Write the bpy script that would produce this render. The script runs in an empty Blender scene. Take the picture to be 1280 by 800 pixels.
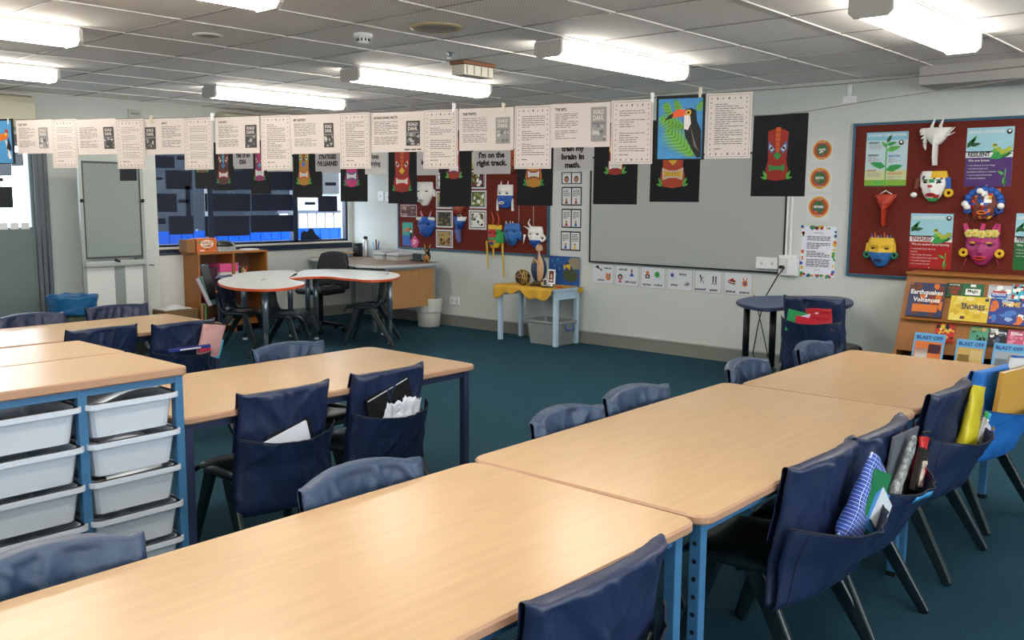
import bpy, bmesh, math, random
from mathutils import Vector, Matrix, noise
PI = math.pi
S = bpy.context.scene
COL = S.collection
# ------------------------------------------------------------------ camera
FPX = 1160.0
YAW, PITCH, ROLL = math.radians(41.29), math.radians(7.43), math.radians(0.33)
CAM = Vector((0, 0, 1.5))
cf = Vector((math.cos(YAW)*math.cos(PITCH), math.sin(YAW)*math.cos(PITCH), -math.sin(PITCH)))
cr = Vector((math.sin(YAW), -math.cos(YAW), 0))
cu = cr.cross(cf)
_c, _s = math.cos(ROLL), math.sin(ROLL)
cr, cu = _c*cr + _s*cu, -_s*cr + _c*cu
cam_d = bpy.data.cameras.new('camera')
cam_d.sensor_width = 36.0
cam_d.lens = 36.0*FPX/1280.0
cam_d.clip_start = 0.02
cam_d.clip_end = 200
cam = bpy.data.objects.new('camera', cam_d)
COL.objects.link(cam)
m3 = Matrix((cr, cu, -cf)).transposed()
cam.matrix_world = Matrix.Translation(CAM) @ m3.to_4x4()
S.camera = cam
# ------------------------------------------------------------------ world, light, exposure
S.view_settings.view_transform = 'Standard'
S.view_settings.look = 'None'
S.view_settings.gamma = 1.0
S.view_settings.use_curve_mapping = False
S.view_settings.exposure = 0.42
LAMP = 15.0          # strength of the fluorescent diffusers
SKY = 7.0
world = bpy.data.worlds.new('world')
S.world = world
world.use_nodes = True
wn = world.node_tree
bg = wn.nodes['Background']
bg.inputs['Color'].default_value = (0.86, 0.93, 1.0, 1)
bg.inputs['Strength'].default_value = SKY

# ------------------------------------------------------------------ materials
def lin(h):
    h = h.lstrip('#')
    c = [int(h[i:i+2], 16)/255 for i in (0, 2, 4)]
    return [x/12.92 if x <= .04045 else ((x+.055)/1.055)**2.4 for x in c] + [1]
MATS = {}
def M(col, rough=.55, metal=0, var=0, vscale=6.0, bump=0, bscale=40, emit=0, stretch=None, spec=None, trans=0, sheen=0, coat=0, alpha=1):
    key = (col, rough, metal, var, vscale, bump, bscale, emit, stretch, spec, trans, sheen, coat, alpha)
    if key in MATS: return MATS[key]
    m = bpy.data.materials.new('surface_' + col.lstrip('#'))
    m.use_nodes = True
    nt = m.node_tree
    b = nt.nodes['Principled BSDF']
    c = lin(col)
    b.inputs['Base Color'].default_value = c
    b.inputs['Roughness'].default_value = rough
    b.inputs['Metallic'].default_value = metal
    if spec is not None: b.inputs['Specular IOR Level'].default_value = spec
    if trans: b.inputs['Transmission Weight'].default_value = trans
    if sheen: b.inputs['Sheen Weight'].default_value = sheen
    if coat:
        b.inputs['Coat Weight'].default_value = coat
        b.inputs['Coat Roughness'].default_value = .15
    if alpha < 1: b.inputs['Alpha'].default_value = alpha
    if emit:
        b.inputs['Emission Color'].default_value = c
        b.inputs['Emission Strength'].default_value = emit
    if var or bump:
        tc = nt.nodes.new('ShaderNodeTexCoord')
        src = tc.outputs['Object']
        if stretch:
            mp = nt.nodes.new('ShaderNodeMapping')
            mp.inputs['Scale'].default_value = stretch
            nt.links.new(src, mp.inputs['Vector']); src = mp.outputs['Vector']
    if var:
        n = nt.nodes.new('ShaderNodeTexNoise')
        n.inputs['Scale'].default_value = vscale
        n.inputs['Detail'].default_value = 5
        nt.links.new(src, n.inputs['Vector'])
        r = nt.nodes.new('ShaderNodeValToRGB')
        r.color_ramp.elements[0].position = .3
        r.color_ramp.elements[1].position = .7
        r.color_ramp.elements[0].color = [x*(1-var) for x in c[:3]] + [1]
        r.color_ramp.elements[1].color = [min(1, x*(1+var)) for x in c[:3]] + [1]
        nt.links.new(n.outputs['Fac'], r.inputs['Fac'])
        nt.links.new(r.outputs['Color'], b.inputs['Base Color'])
    if bump:
        n2 = nt.nodes.new('ShaderNodeTexNoise')
        n2.inputs['Scale'].default_value = bscale
        n2.inputs['Detail'].default_value = 4
        nt.links.new(src, n2.inputs['Vector'])
        bp = nt.nodes.new('ShaderNodeBump')
        bp.inputs['Strength'].default_value = bump
        bp.inputs['Distance'].default_value = .01
        nt.links.new(n2.outputs['Fac'], bp.inputs['Height'])
        nt.links.new(bp.outputs['Normal'], b.inputs['Normal'])
    MATS[key] = m
    return m

WALL = M('#c9cfcb', .6, var=.03, vscale=2)
SKIRT = M('#83867f', .5)
CARPET = M('#264755', .95, var=.28, vscale=120, bump=.5, bscale=300, spec=.1)
WOOD = M('#c7a780', .27, var=.04, vscale=3.2, stretch=(1.2, 14, 1), bump=.02, bscale=120)
WOODY = M('#c4a37b', .27, var=.04, vscale=3.2, stretch=(14, 1.2, 1), bump=.02, bscale=120)
EDGE = M('#b08a6e', .35, var=.06, vscale=4, stretch=(2, 20, 20))
BLUE = M('#3f6f97', .35, spec=.4)
BLUED = M('#1d3048', .4)
NAVYM = M('#2b3350', .4)
SHELLM = M('#122227', .32, var=.06, vscale=4)
FAB = M('#1a2848', .42, var=.12, vscale=9, bump=.25, bscale=28, spec=.55)
FAB2 = M('#2e435f', .42, var=.12, vscale=9, bump=.25, bscale=28, spec=.5)
FABB = M('#1f6fc0', .6, var=.08, vscale=9, bump=.3, bscale=28)
SEAM = M('#10192c', .7)
PAPER = M('#cdc4c0', .75)
PAPW = M('#d9dbde', .7)
PAPG = M('#c2c4c8', .75)
INK = M('#1c1b1c', .7)
INKG = M('#6d6a69', .7)
INKL = M('#a39e9b', .7)
BLACKP = M('#15181d', .85, var=.1, vscale=8)
STEEL = M('#9aa7b3', .3, metal=.75)
WHITEP = M('#e6e8ea', .4)
TRAY = M('#c9d2dc', .3, var=.03, vscale=5, spec=.5)
GREY = M('#8e9396', .5)
DARK = M('#101215', .45)
REDFELT = M('#6c2f27', .95, var=.08, vscale=60, bump=.2, bscale=200, spec=.1)
FRAMEB = M('#2b5a72', .45)
OAK = M('#a0672f', .45, var=.12, vscale=3, stretch=(2, 2, .5))
OAKD = M('#6b4a33', .5, var=.1, vscale=3, stretch=(3, 3, .5))
ORANGE = M('#d2562a', .45)
GREEN = M('#2f9a4e', .6)
LEAF = M('#57b04a', .6, var=.15, vscale=30)
RED = M('#b5251f', .5); YEL = M('#e0b62a', .5); BLU = M('#1f58b0', .5); CYAN = M('#39a9cc', .5)
PINK = M('#c93a7c', .5); PURP = M('#6a2f7d', .5); BROWN = M('#6d3527', .6); ORG = M('#d9702b', .5); WHT = M('#ecece8', .5)
PAL = [RED, YEL, BLU, CYAN, PINK, PURP, BROWN, ORG, WHT, GREEN, LEAF, INK]

# ------------------------------------------------------------------ mesh helpers
def frame_from(d):
    d = Vector(d).normalized()
    a = Vector((0, 0, 1)) if abs(d.z) < .9 else Vector((1, 0, 0))
    x = d.cross(a).normalized(); y = d.cross(x).normalized()
    return x, y
class MB:
    def __init__(s): s.v = []; s.f = []; s.fm = []; s.mats = []; s.sm = []
    def mi(s, m):
        if m not in s.mats: s.mats.append(m)
        return s.mats.index(m)
    def add(s, vs, fs, m, smooth=False):
        o = len(s.v); s.v += [Vector(v) for v in vs]
        k = s.mi(m)
        for f in fs: s.f.append([o+i for i in f]); s.fm.append(k); s.sm.append(smooth)
        return s
    def box(s, x0, x1, y0, y1, z0, z1, m, T=None):
        vs = [Vector((x, y, z)) for z in (z0, z1) for y in (y0, y1) for x in (x0, x1)]
        if T: vs = [T @ v for v in vs]
        return s.add(vs, [(0,2,3,1),(4,5,7,6),(0,1,5,4),(2,6,7,3),(0,4,6,2),(1,3,7,5)], m)
    def taper(s, p0, p1, a0, a1, m, xdir=(1,0,0)):
        """rectangular bar between two points, section (w along xdir, d across) at each end"""
        p0, p1 = Vector(p0), Vector(p1); d = (p1-p0).normalized()
        x = Vector(xdir); x = (x - d*x.dot(d)).normalized(); y = d.cross(x)
        vs = []
        for p, a in ((p0, a0), (p1, a1)):
            for i, j in ((-1,-1),(1,-1),(1,1),(-1,1)): vs.append(p + x*i*a[0]/2 + y*j*a[1]/2)
        return s.add(vs, [(0,1,2,3),(7,6,5,4),(0,4,5,1),(1,5,6,2),(2,6,7,3),(3,7,4,0)], m)
    def tube(s, pts, r, m, n=8, closed=False, caps=True, flat=1.0):
        pts = [Vector(p) for p in pts]; N = len(pts)
        rs = r if isinstance(r, (list, tuple)) else [r]*N
        vs = []; px = None
        for i, p in enumerate(pts):
            if closed: d = pts[(i+1) % N] - pts[i-1]
            else: d = pts[min(i+1, N-1)] - pts[max(i-1, 0)]
            if d.length < 1e-9: d = Vector((0,0,1))
            d.normalize()
            if px is None: x, y = frame_from(d)
            else:
                x = (px - d*px.dot(d))
                x = x.normalized() if x.length > 1e-6 else frame_from(d)[0]
                y = d.cross(x)
            px = x
            for k in range(n):
                a = 2*PI*k/n
                vs.append(p + rs[i]*(math.cos(a)*x + flat*math.sin(a)*y))
        fs = []
        for i in range(N if closed else N-1):
            j = (i+1) % N
            for k in range(n): fs.append((i*n+k, i*n+(k+1) % n, j*n+(k+1) % n, j*n+k))
        if caps and not closed: fs += [tuple(range(n-1, -1, -1)), tuple((N-1)*n+k for k in range(n))]
        return s.add(vs, fs, m, True)
    def lathe(s, prof, m, c=(0,0,0), n=24, T=None, sx=1, sy=1):
        c = Vector(c); vs = []
        for r, z in prof:
            for k in range(n):
                a = 2*PI*k/n
                v = Vector((r*math.cos(a)*sx, r*math.sin(a)*sy, z))
                vs.append((T @ v if T else v) + c)
        fs = []
        for i in range(len(prof)-1):
            for k in range(n): fs.append((i*n+k, i*n+(k+1) % n, (i+1)*n+(k+1) % n, (i+1)*n+k))
        if prof[0][0] > 1e-5: fs.append(tuple(range(n-1, -1, -1)))
        if prof[-1][0] > 1e-5: fs.append(tuple((len(prof)-1)*n+k for k in range(n)))
        return s.add(vs, fs, m, True)
    def ball(s, c, r, m, nu=14, nv=9, T=None):
        if not isinstance(r, (list, tuple)): r = (r, r, r)
        c = Vector(c); vs = []
        for i in range(nv+1):
            t = PI*i/nv
            for k in range(nu):
                a = 2*PI*k/nu
                v = Vector((r[0]*math.sin(t)*math.cos(a), r[1]*math.sin(t)*math.sin(a), r[2]*math.cos(t)))
                vs.append((T @ v if T else v) + c)
        fs = [(i*nu+k, i*nu+(k+1) % nu, (i+1)*nu+(k+1) % nu, (i+1)*nu+k) for i in range(nv) for k in range(nu)]
        return s.add(vs, fs, m, True)
    def grid(s, fn, nu, nv, m, mf=None, smooth=True):
        vs = [fn(i/nu, j/nv) for j in range(nv+1) for i in range(nu+1)]
        o = len(s.v); s.v += [Vector(v) for v in vs]
        for j in range(nv):
            for i in range(nu):
                a = j*(nu+1)+i
                mm = mf((i+.5)/nu, (j+.5)/nv) if mf else m
                if mm is None: continue
                s.f.append([o+a, o+a+1, o+a+nu+2, o+a+nu+1]); s.fm.append(s.mi(mm)); s.sm.append(smooth)
        return s
    def prism(s, poly, z0, z1, m, me=None, b=0.0, T=None):
        """poly (x, y) extruded z0..z1; edge material me; chamfer b"""
        n = len(poly)
        def off(d):
            out = []
            for i in range(n):
                p0, p, p1 = Vector(poly[i-1]), Vector(poly[i]), Vector(poly[(i+1) % n])
                a = (p-p0); c = (p1-p)
                if a.length < 1e-9 or c.length < 1e-9: out.append(p); continue
                a.normalize(); c.normalize()
                nn = Vector((a.y+c.y, -a.x-c.x))
                if nn.length < 1e-6: out.append(p); continue
                nn.normalize(); k = max(.5, nn.dot(Vector((a.y, -a.x))))
                out.append(p - nn*d/k)
            return out
        area = sum(poly[i-1][0]*poly[i][1]-poly[i][0]*poly[i-1][1] for i in range(n))
        sg = 1 if area > 0 else -1
        rings = [(b*sg, z0), (0, z0+b), (0, z1-b), (b*sg, z1)] if b > 0 else [(0, z0), (0, z1)]
        o = len(s.v)
        for d, z in rings:
            for p in (off(d) if d else [Vector(q) for q in poly]):
                v = Vector((p.x, p.y, z)); s.v.append(T @ v if T else v)
        R = len(rings)
        for i in range(R-1):
            for k in range(n):
                s.f.append([o+i*n+k, o+i*n+(k+1) % n, o+(i+1)*n+(k+1) % n, o+(i+1)*n+k])
                s.fm.append(s.mi(me or m)); s.sm.append(False)
        s.f.append([o+k for k in range(n-1, -1, -1)]); s.fm.append(s.mi(m)); s.sm.append(False)
        s.f.append([o+(R-1)*n+k for k in range(n)]); s.fm.append(s.mi(m)); s.sm.append(False)
        return s
    def build(s, name, parent=None, loc=(0,0,0), rz=0, bevel=0, solid=0, sub=0, recalc=True, rot=None):
        me = bpy.data.meshes.new(name)
        me.from_pydata([tuple(v) for v in s.v], [], s.f)
        for m in s.mats: me.materials.append(m)
        for p, k, sm in zip(me.polygons, s.fm, s.sm): p.material_index = k; p.use_smooth = sm
        if recalc:
            bm = bmesh.new(); bm.from_mesh(me)
            bmesh.ops.recalc_face_normals(bm, faces=bm.faces); bm.to_mesh(me); bm.free()
        o = bpy.data.objects.new(name, me); COL.objects.link(o)
        o.location = loc; o.rotation_euler = rot if rot else (0, 0, rz)
        if parent: o.parent = parent
        if solid:
            q = o.modifiers.new('thickness', 'SOLIDIFY'); q.thickness = solid; q.offset = 0
        if sub:
            q = o.modifiers.new('smooth', 'SUBSURF'); q.levels = sub; q.render_levels = sub
        if bevel:
            q = o.modifiers.new('bevel', 'BEVEL'); q.width = bevel; q.segments = 2; q.limit_method = 'ANGLE'; q.angle_limit = math.radians(50)
        return o
def tag(o, label=None, cat=None, group=None, kind=None):
    if label: o['label'] = label
    if cat: o['category'] = cat
    if group: o['group'] = group
    if kind: o['kind'] = kind
    return o
def thing(name, label, cat, loc=(0,0,0), rz=0, group=None, rot=None):
    o = bpy.data.objects.new(name, None); COL.objects.link(o)
    o.empty_display_size = .1
    o.location = loc; o.rotation_euler = rot if rot else (0, 0, rz)
    return tag(o, label, cat, group)
def struct(o): o['kind'] = 'structure'; return o
def part_label(o, t): o['label'] = t; return o
def rrect(x0, x1, y0, y1, r, n=5):
    out = []
    for cx, cy, a0 in ((x1-r, y1-r, 0), (x0+r, y1-r, 90), (x0+r, y0+r, 180), (x1-r, y0+r, 270)):
        for k in range(n+1):
            a = math.radians(a0+90*k/n); out.append((cx+r*math.cos(a), cy+r*math.sin(a)))
    return out
def spline(pts, k=6):
    n = len(pts); out = []
    for i in range(n):
        p0, p1, p2, p3 = [Vector(pts[(i+j-1) % n]) for j in range(4)]
        for t in range(k):
            t /= k
            v = .5*((2*p1)+(p2-p0)*t+(2*p0-5*p1+4*p2-p3)*t*t+(-p0+3*p1-3*p2+p3)*t**3)
            out.append(tuple(v))
    return out

# ------------------------------------------------------------------ reading distances off the picture
def ray(px, py): return cf + cr*(px-640)/FPX - cu*(py-400)/FPX
def atz(px, py, z): d = ray(px, py); return CAM + d*((z-CAM.z)/d.z)
def atx(px, py, x): d = ray(px, py); return CAM + d*(x/d.x)
def aty(px, py, y): d = ray(px, py); return CAM + d*(y/d.y)
def atp(px, py, P, n): d = ray(px, py); n = Vector(n); return CAM + d*((Vector(P)-CAM).dot(n)/d.dot(n))

# ------------------------------------------------------------------ text and flat art
TXT = {}
def text_geo(s, bold=0.0):
    k = (s, bold)
    if k in TXT: return TXT[k]
    cu_ = bpy.data.curves.new('t', 'FONT'); cu_.body = s; cu_.size = 1; cu_.resolution_u = 2; cu_.offset = bold
    ob = bpy.data.objects.new('t', cu_); COL.objects.link(ob)
    dg = bpy.context.evaluated_depsgraph_get()
    me = bpy.data.meshes.new_from_object(ob.evaluated_get(dg))
    vs = [(v.co.x, v.co.y) for v in me.vertices]; fs = [list(p.vertices) for p in me.polygons]
    bpy.data.objects.remove(ob); bpy.data.curves.remove(cu_); bpy.data.meshes.remove(me)
    if not vs: vs = [(0, 0)]
    TXT[k] = (vs, fs)
    return TXT[k]
class Art:
    """a sheet seen from local -y; u to the right 0..w, v up 0..h (metres)"""
    def __init__(s, w, h, m, th=.0012, shape=None):
        s.w, s.h = w, h; s.b = MB(); s.k = 0; s.step = .0005
        if shape: s.b.prism([(x, z) for x, z in shape], 0, th, m, T=Matrix(((1,0,0,0),(0,0,1,0),(0,1,0,0),(0,0,0,1))))
        else: s.b.box(0, w, 0, th, 0, h, m)
    def up(s, n=1): s.k += n; return s
    def poly(s, pts, m, l=1, flip=False):
        y = -(s.k+l)*s.step
        s.b.add([(p[0], y, p[1]) for p in pts], [tuple(range(len(pts)))], m); return s
    def rect(s, x0, z0, x1, z1, m, l=1): return s.poly([(x0,z0),(x1,z0),(x1,z1),(x0,z1)], m, l)
    def frect(s, x0, z0, x1, z1, m, l=1): return s.rect(x0*s.w, z0*s.h, x1*s.w, z1*s.h, m, l)
    def disc(s, x, z, r, m, l=1, n=20, rz=None, a0=0, a1=360):
        rz = rz or r
        return s.poly([(x+r*math.cos(math.radians(a0+(a1-a0)*k/n)), z+rz*math.sin(math.radians(a0+(a1-a0)*k/n))) for k in range(n)], m, l)
    def border(s, i, t, m, l=1):
        w, h = s.w, s.h
        for a in ((i,i,w-i,i+t),(i,h-i-t,w-i,h-i),(i,i+t,i+t,h-i-t),(w-i-t,i+t,w-i,h-i-t)): s.rect(*a, m, l)
        return s
    def line(s, p, q, t, m, l=1):
        p, q = Vector(p), Vector(q); d = (q-p).normalized(); n = Vector((-d.y, d.x))*t/2
        return s.poly([p-n, q-n, q+n, p+n], m, l)
    def text(s, t, x, z, h, m, w=None, align='l', bold=.0, l=2):
        """cap height h, at baseline (x, z); w forces the width"""
        vs, fs = text_geo(t, bold)
        x0 = min(v[0] for v in vs); x1 = max(v[0] for v in vs)
        sc = h/.72; sx = sc if w is None else w/max(1e-6, (x1-x0))
        W = (x1-x0)*sx
        ox = x - (0 if align == 'l' else W/2 if align == 'c' else W)
        y = -(s.k+l)*s.step
        s.b.add([(ox+(v[0]-x0)*sx, y, z+v[1]*sc) for v in vs], fs, m); return s
    def para(s, x0, z0, x1, z1, n, m, seed=0, fill=.45, l=1, gaps=()):
        r = random.Random(seed); p = (z1-z0)/n
        for i in range(n):
            if i in gaps: continue
            zz = z1-(i+1)*p; xe = x1 if r.random() < .7 else x0+(x1-x0)*r.uniform(.35, .85)
            x = x0
            while x < xe-.002:
                wl = min(xe-x, r.uniform(.012, .03)*s.w/.2)
                s.rect(x, zz, x+wl, zz+p*fill, m, l); x += wl+.0035*s.w/.2
        return s
    def blotch(s, x0, z0, x1, z1, cols, n, seed, l=1):
        r = random.Random(seed)
        for i in range(n):
            cx, cz = r.uniform(x0, x1), r.uniform(z0, z1)
            a, b = (x1-x0)*r.uniform(.07, .2), (z1-z0)*r.uniform(.07, .2)
            pts = []
            for k in range(9):
                t = 2*PI*k/9; q = r.uniform(.7, 1.1)
                pts.append((min(x1, max(x0, cx+a*q*math.cos(t))), min(z1, max(z0, cz+b*q*math.sin(t)))))
            s.poly(pts, r.choice(cols), l + i*.12)
        return s
    def place(s, name, P, rz, tilt=0, label=None, cat=None, group=None, parent=None, kind=None, bend=0, roll=0):
        if bend: tilt += bend*4*(1 if len(s.b.v) % 2 else -.5)
        o = s.b.build(name, parent=parent, loc=P, rot=(tilt, roll, rz), recalc=False)
        return tag(o, label, cat, group, kind)
RZB = -PI/2   # wall with the whiteboard (plane x = const): u runs to -y
RZA = 0.0     # wall with the window (plane y = const): u runs to +x
XB, YA, ZC = 7.77, 9.60, 2.50
def onB(l, t, r, b, x):
    cx, cy = (l+r)/2, (t+b)/2
    yl, yr = atx(l, cy, x).y, atx(r, cy, x).y
    z0, z1 = atx(cx, b, x).z, atx(cx, t, x).z
    return Vector((x, yl, z0)), yl-yr, z1-z0
def onA(l, t, r, b, y):
    cx, cy = (l+r)/2, (t+b)/2
    xl, xr = aty(l, cy, y).x, aty(r, cy, y).x
    z0, z1 = aty(cx, b, y).z, aty(cx, t, y).z
    return Vector((xl, y, z0)), xr-xl, z1-z0
# ================================================================== the setting
X0, Y0 = -3.2, -3.0
struct(MB().box(X0, XB+.15, Y0, YA+.15, -.12, 0, CARPET).build('floor'))
def ceil_mat():
    m = bpy.data.materials.new('perforated_tile'); m.use_nodes = True; nt = m.node_tree; b = nt.nodes['Principled BSDF']
    b.inputs['Roughness'].default_value = .8
    tc = nt.nodes.new('ShaderNodeTexCoord'); sp = nt.nodes.new('ShaderNodeSeparateXYZ'); nt.links.new(tc.outputs['Object'], sp.inputs[0])
    prev = []
    for ax in 'XY':
        a = nt.nodes.new('ShaderNodeMath'); a.operation = 'MULTIPLY'; a.inputs[1].default_value = 2*PI/.021
        nt.links.new(sp.outputs[ax], a.inputs[0])
        c = nt.nodes.new('ShaderNodeMath'); c.operation = 'SINE'; nt.links.new(a.outputs[0], c.inputs[0]); prev.append(c)
    k = nt.nodes.new('ShaderNodeMath'); k.operation = 'MULTIPLY'
    nt.links.new(prev[0].outputs[0], k.inputs[0]); nt.links.new(prev[1].outputs[0], k.inputs[1])
    r = nt.nodes.new('ShaderNodeValToRGB')
    r.color_ramp.elements[0].position = .42; r.color_ramp.elements[1].position = .62
    r.color_ramp.elements[0].color = lin('#f4f1ee'); r.color_ramp.elements[1].color = lin('#c6c2be')
    nt.links.new(k.outputs[0], r.inputs['Fac']); nt.links.new(r.outputs['Color'], b.inputs['Base Color'])
    return m
struct(MB().box(X0, XB+.15, Y0, YA+.15, ZC, ZC+.12, ceil_mat()).build('ceiling'))
TB = M('#d6d3cf', .5)
TB2 = M('#9b9895', .5)
mb = MB()
gx = [2.845+.6975*i for i in range(-9, 8)]; gy = [2.333+.668*i for i in range(-8, 11)]
for x in gx:
    if X0 < x < XB: mb.box(x-.008, x+.008, Y0, YA, ZC-.004, ZC, TB2)
for y in gy:
    if Y0 < y < YA: mb.box(X0, XB, y-.011, y+.011, ZC-.007, ZC, TB)
for a in ((XB-.03, XB, Y0, YA), (X0, XB, YA-.03, YA)): mb.box(a[0], a[1], a[2], a[3], ZC-.01, ZC, TB)
struct(mb.build('trim_1'))
# wall carrying the whiteboard
struct(MB().box(XB, XB+.15, Y0, YA+.15, 0, ZC, WALL).build('wall_right'))
# window wall: opening for the window and for the glazed door
WX0, WX1, WZ0, WZ1 = 5.03, 7.70, .95, 2.02
DX0, DX1, DZ = 2.75, 3.93, 2.06
mb = MB()
for a in ((X0, DX0, 0, ZC), (DX0, DX1, DZ, ZC), (DX1, WX0, 0, ZC), (WX0, WX1, 0, WZ0), (WX0, WX1, WZ1, ZC), (WX1, XB, 0, ZC)):
    mb.box(a[0], a[1], YA, YA+.15, a[2], a[3], WALL)
struct(mb.build('wall_left'))
# side wall with daylight windows and the wall behind the camera
mb = MB()
ops = [(-2.4, -.4), (.4, 2.4), (3.2, 5.2)]
xs = [X0] + [v for o in ops for v in o] + [XB+.15]
for i in range(0, len(xs), 2): mb.box(xs[i], xs[i+1], Y0-.15, Y0, 0, ZC, WALL)
for a, b_ in ops: mb.box(a, b_, Y0-.15, Y0, 0, .95, WALL).box(a, b_, Y0-.15, Y0, 2.2, ZC, WALL)
struct(mb.build('wall_front'))
struct(MB().box(X0-.15, X0, Y0-.15, YA+.15, 0, ZC, WALL).build('wall_back'))
# skirting: rubber strip with a small top moulding
def skirt(name, a, b_, yv=None, xv=None):
    mb = MB()
    if xv is not None:
        mb.box(xv-.016, xv, a, b_, 0, .125, SKIRT); mb.box(xv-.024, xv, a, b_, .125, .14, M('#b3b7b3', .5))
    else:
        mb.box(a, b_, yv-.016, yv, 0, .125, SKIRT); mb.box(a, b_, yv-.024, yv, .125, .14, M('#b3b7b3', .5))
    struct(mb.build(name))
skirt('baseboard_right', Y0, YA-.024, xv=XB)
skirt('baseboard_left', DX1+.1, XB-.024, yv=YA)
# bulkhead above the pinboard and the white conduit strips beside the whiteboard
struct(MB().box(XB-.42, XB, 0.2, 2.42, 2.36, ZC, M('#a3a19d', .6)).build('trim_2', bevel=.004))
mb = MB()
y = atx(984, 290, XB).y
mb.box(XB-.02, XB, y-.012, y+.012, .95, 1.85, WHITEP).box(XB-.014, XB, y-.05, y-.03, .95, 1.85, WHITEP)
struct(mb.build('trim_3', bevel=.002))
# pier beside the window
struct(MB().box(4.80, 4.965, YA-.22, YA, 0, 2.03, M('#cdd3d0', .5)).build('trim_4', bevel=.004))

# ---- window: frame, mullions, sill
NAVF = M('#1b2a42', .4)
mb = MB()
for x0, x1, z0, z1 in ((WX0, WX0+.035, WZ0, WZ1), (WX1-.03, WX1, WZ0, WZ1), (WX0, WX1, WZ0, WZ0+.03), (WX0, WX1, WZ1-.04, WZ1),
                       (5.70, 5.77, WZ0, WZ1), (6.86, 6.93, WZ0, WZ1)):
    mb.box(x0, x1, YA+.02, YA+.09, z0, z1, NAVF)
w1 = struct(mb.build('window_1', bevel=.003))
struct(MB().box(WX0-.02, WX1+.04, YA-.05, YA+.02, WZ0-.02, WZ0, M('#c4c0b6', .4)).build('window_sill', parent=w1))
part_label(struct(MB().box(WX0-.02, WX1+.04, YA-.022, YA, WZ0-.085, WZ0-.02, M('#1d3246', .4)).build('window_apron', parent=w1)), 'dark blue strip below the sill')
GLASS = bpy.data.materials.new('window_glass'); GLASS.use_nodes = True
_nt = GLASS.node_tree; _nt.nodes.remove(_nt.nodes['Principled BSDF'])
_a = _nt.nodes.new('ShaderNodeBsdfTransparent'); _b = _nt.nodes.new('ShaderNodeBsdfGlossy'); _m = _nt.nodes.new('ShaderNodeMixShader')
_a.inputs['Color'].default_value = (.9, .93, .95, 1); _b.inputs['Roughness'].default_value = .02; _m.inputs['Fac'].default_value = .04
_nt.links.new(_a.outputs[0], _m.inputs[1]); _nt.links.new(_b.outputs[0], _m.inputs[2]); _nt.links.new(_m.outputs[0], _nt.nodes['Material Output'].inputs['Surface'])
struct(MB().box(WX0, WX1, YA+.05, YA+.056, WZ0, WZ1, GLASS).build('window_pane', parent=w1))
# ---- glazed door leaf
mb = MB()
GD = M('#69777a', .45)
gl, gr, gb, gt = 2.95, aty(37, 240, YA+.03).x, aty(20, 284, YA+.03).z, 1.98
mb.box(DX0, gl, YA+.02, YA+.06, 0, DZ, GD).box(gr, DX1-.12, YA+.02, YA+.06, 0, DZ, GD)
mb.box(gl, gr, YA+.02, YA+.06, 0, gb, GD).box(gl, gr, YA+.02, YA+.06, gt, DZ, GD)
d1 = struct(mb.build('door_1', bevel=.003))
struct(MB().box(gl, gr, YA+.035, YA+.041, gb, gt, GLASS).build('door_pane', parent=d1))
mb = MB()
for i in range(3): mb.box(DX1-.12+.045*i, DX1-.085+.045*i, YA-.01-.012*i, YA+.08, 0, DZ, M('#5f696c', .45))
mb.box(DX0, DX1, YA-.02, YA+.08, DZ-.03, DZ+.03, M('#5f696c', .45))
struct(mb.build('door_frame', parent=d1, bevel=.003))
mb = MB()
for i in range(8): mb.box(gl+.02+i*.1, gl+.1+i*.1, YA+.005, YA+.012, gb-.02, gb+.045, WHITEP)
struct(mb.build('door_louvre', parent=d1))
# ---- what stands outside the window
struct(MB().box(-2, 14, YA+.6, 22, -.3, -.12, M('#8b8f90', .9)).build('floor_outside'))
t = thing('neighbouring_building', 'pale grey building seen through the gaps between dark papers on the window', 'building', (7, 15, -.12))
mb = MB().box(-.5, 3.72, 0, .3, 0, 4.2, M('#23282f', .9, spec=0))
mb.build('wall', parent=t)
mb = MB().box(3.72, 7, -.1, .3, 0, 4.4, M('#8f9296', .9, spec=0))
part_label(mb.build('wall', parent=t), 'bright white section of wall')
mb = MB()
for i in range(3): mb.box(4.3+i*1.1, 4.7+i*1.1, -.14, -.08, 1.7, 2.3, DARK)
mb.build('window', parent=t)
t = thing('pool_fence', 'bright blue panelled fence outside, visible along the bottom of the window', 'fence', (7, 11.2, -.12))
mb = MB()
FB = M('#153f8c', .9, spec=0)
for i in range(31): mb.box(-3.3+i*.17, -3.14+i*.17, 0, .03, 0, 1.18, FB)
mb.build('panel', parent=t)
mb = MB()
for i in range(4): mb.box(-3.3+i*1.4, -3.25+i*1.4, .04, .09, 0, 1.2, NAVF)
mb.box(-3.3, 1.1, .035, .06, 1.02, 1.06, NAVF)
mb.build('rail', parent=t)

t = thing('balustrade', 'pale slatted balustrade outside the bright right-hand window pane', 'balustrade', (8.0, 11.7, 0))
for i in range(9): MB().box(.12+.165*i, .25+.165*i, 0, .04, -.12, 1.27, M('#a9a4a0', .9, spec=0)).build('slat', parent=t)
MB().box(.1, 1.6, -.01, .05, 1.27, 1.31, NAVF).build('rail', parent=t)
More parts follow.
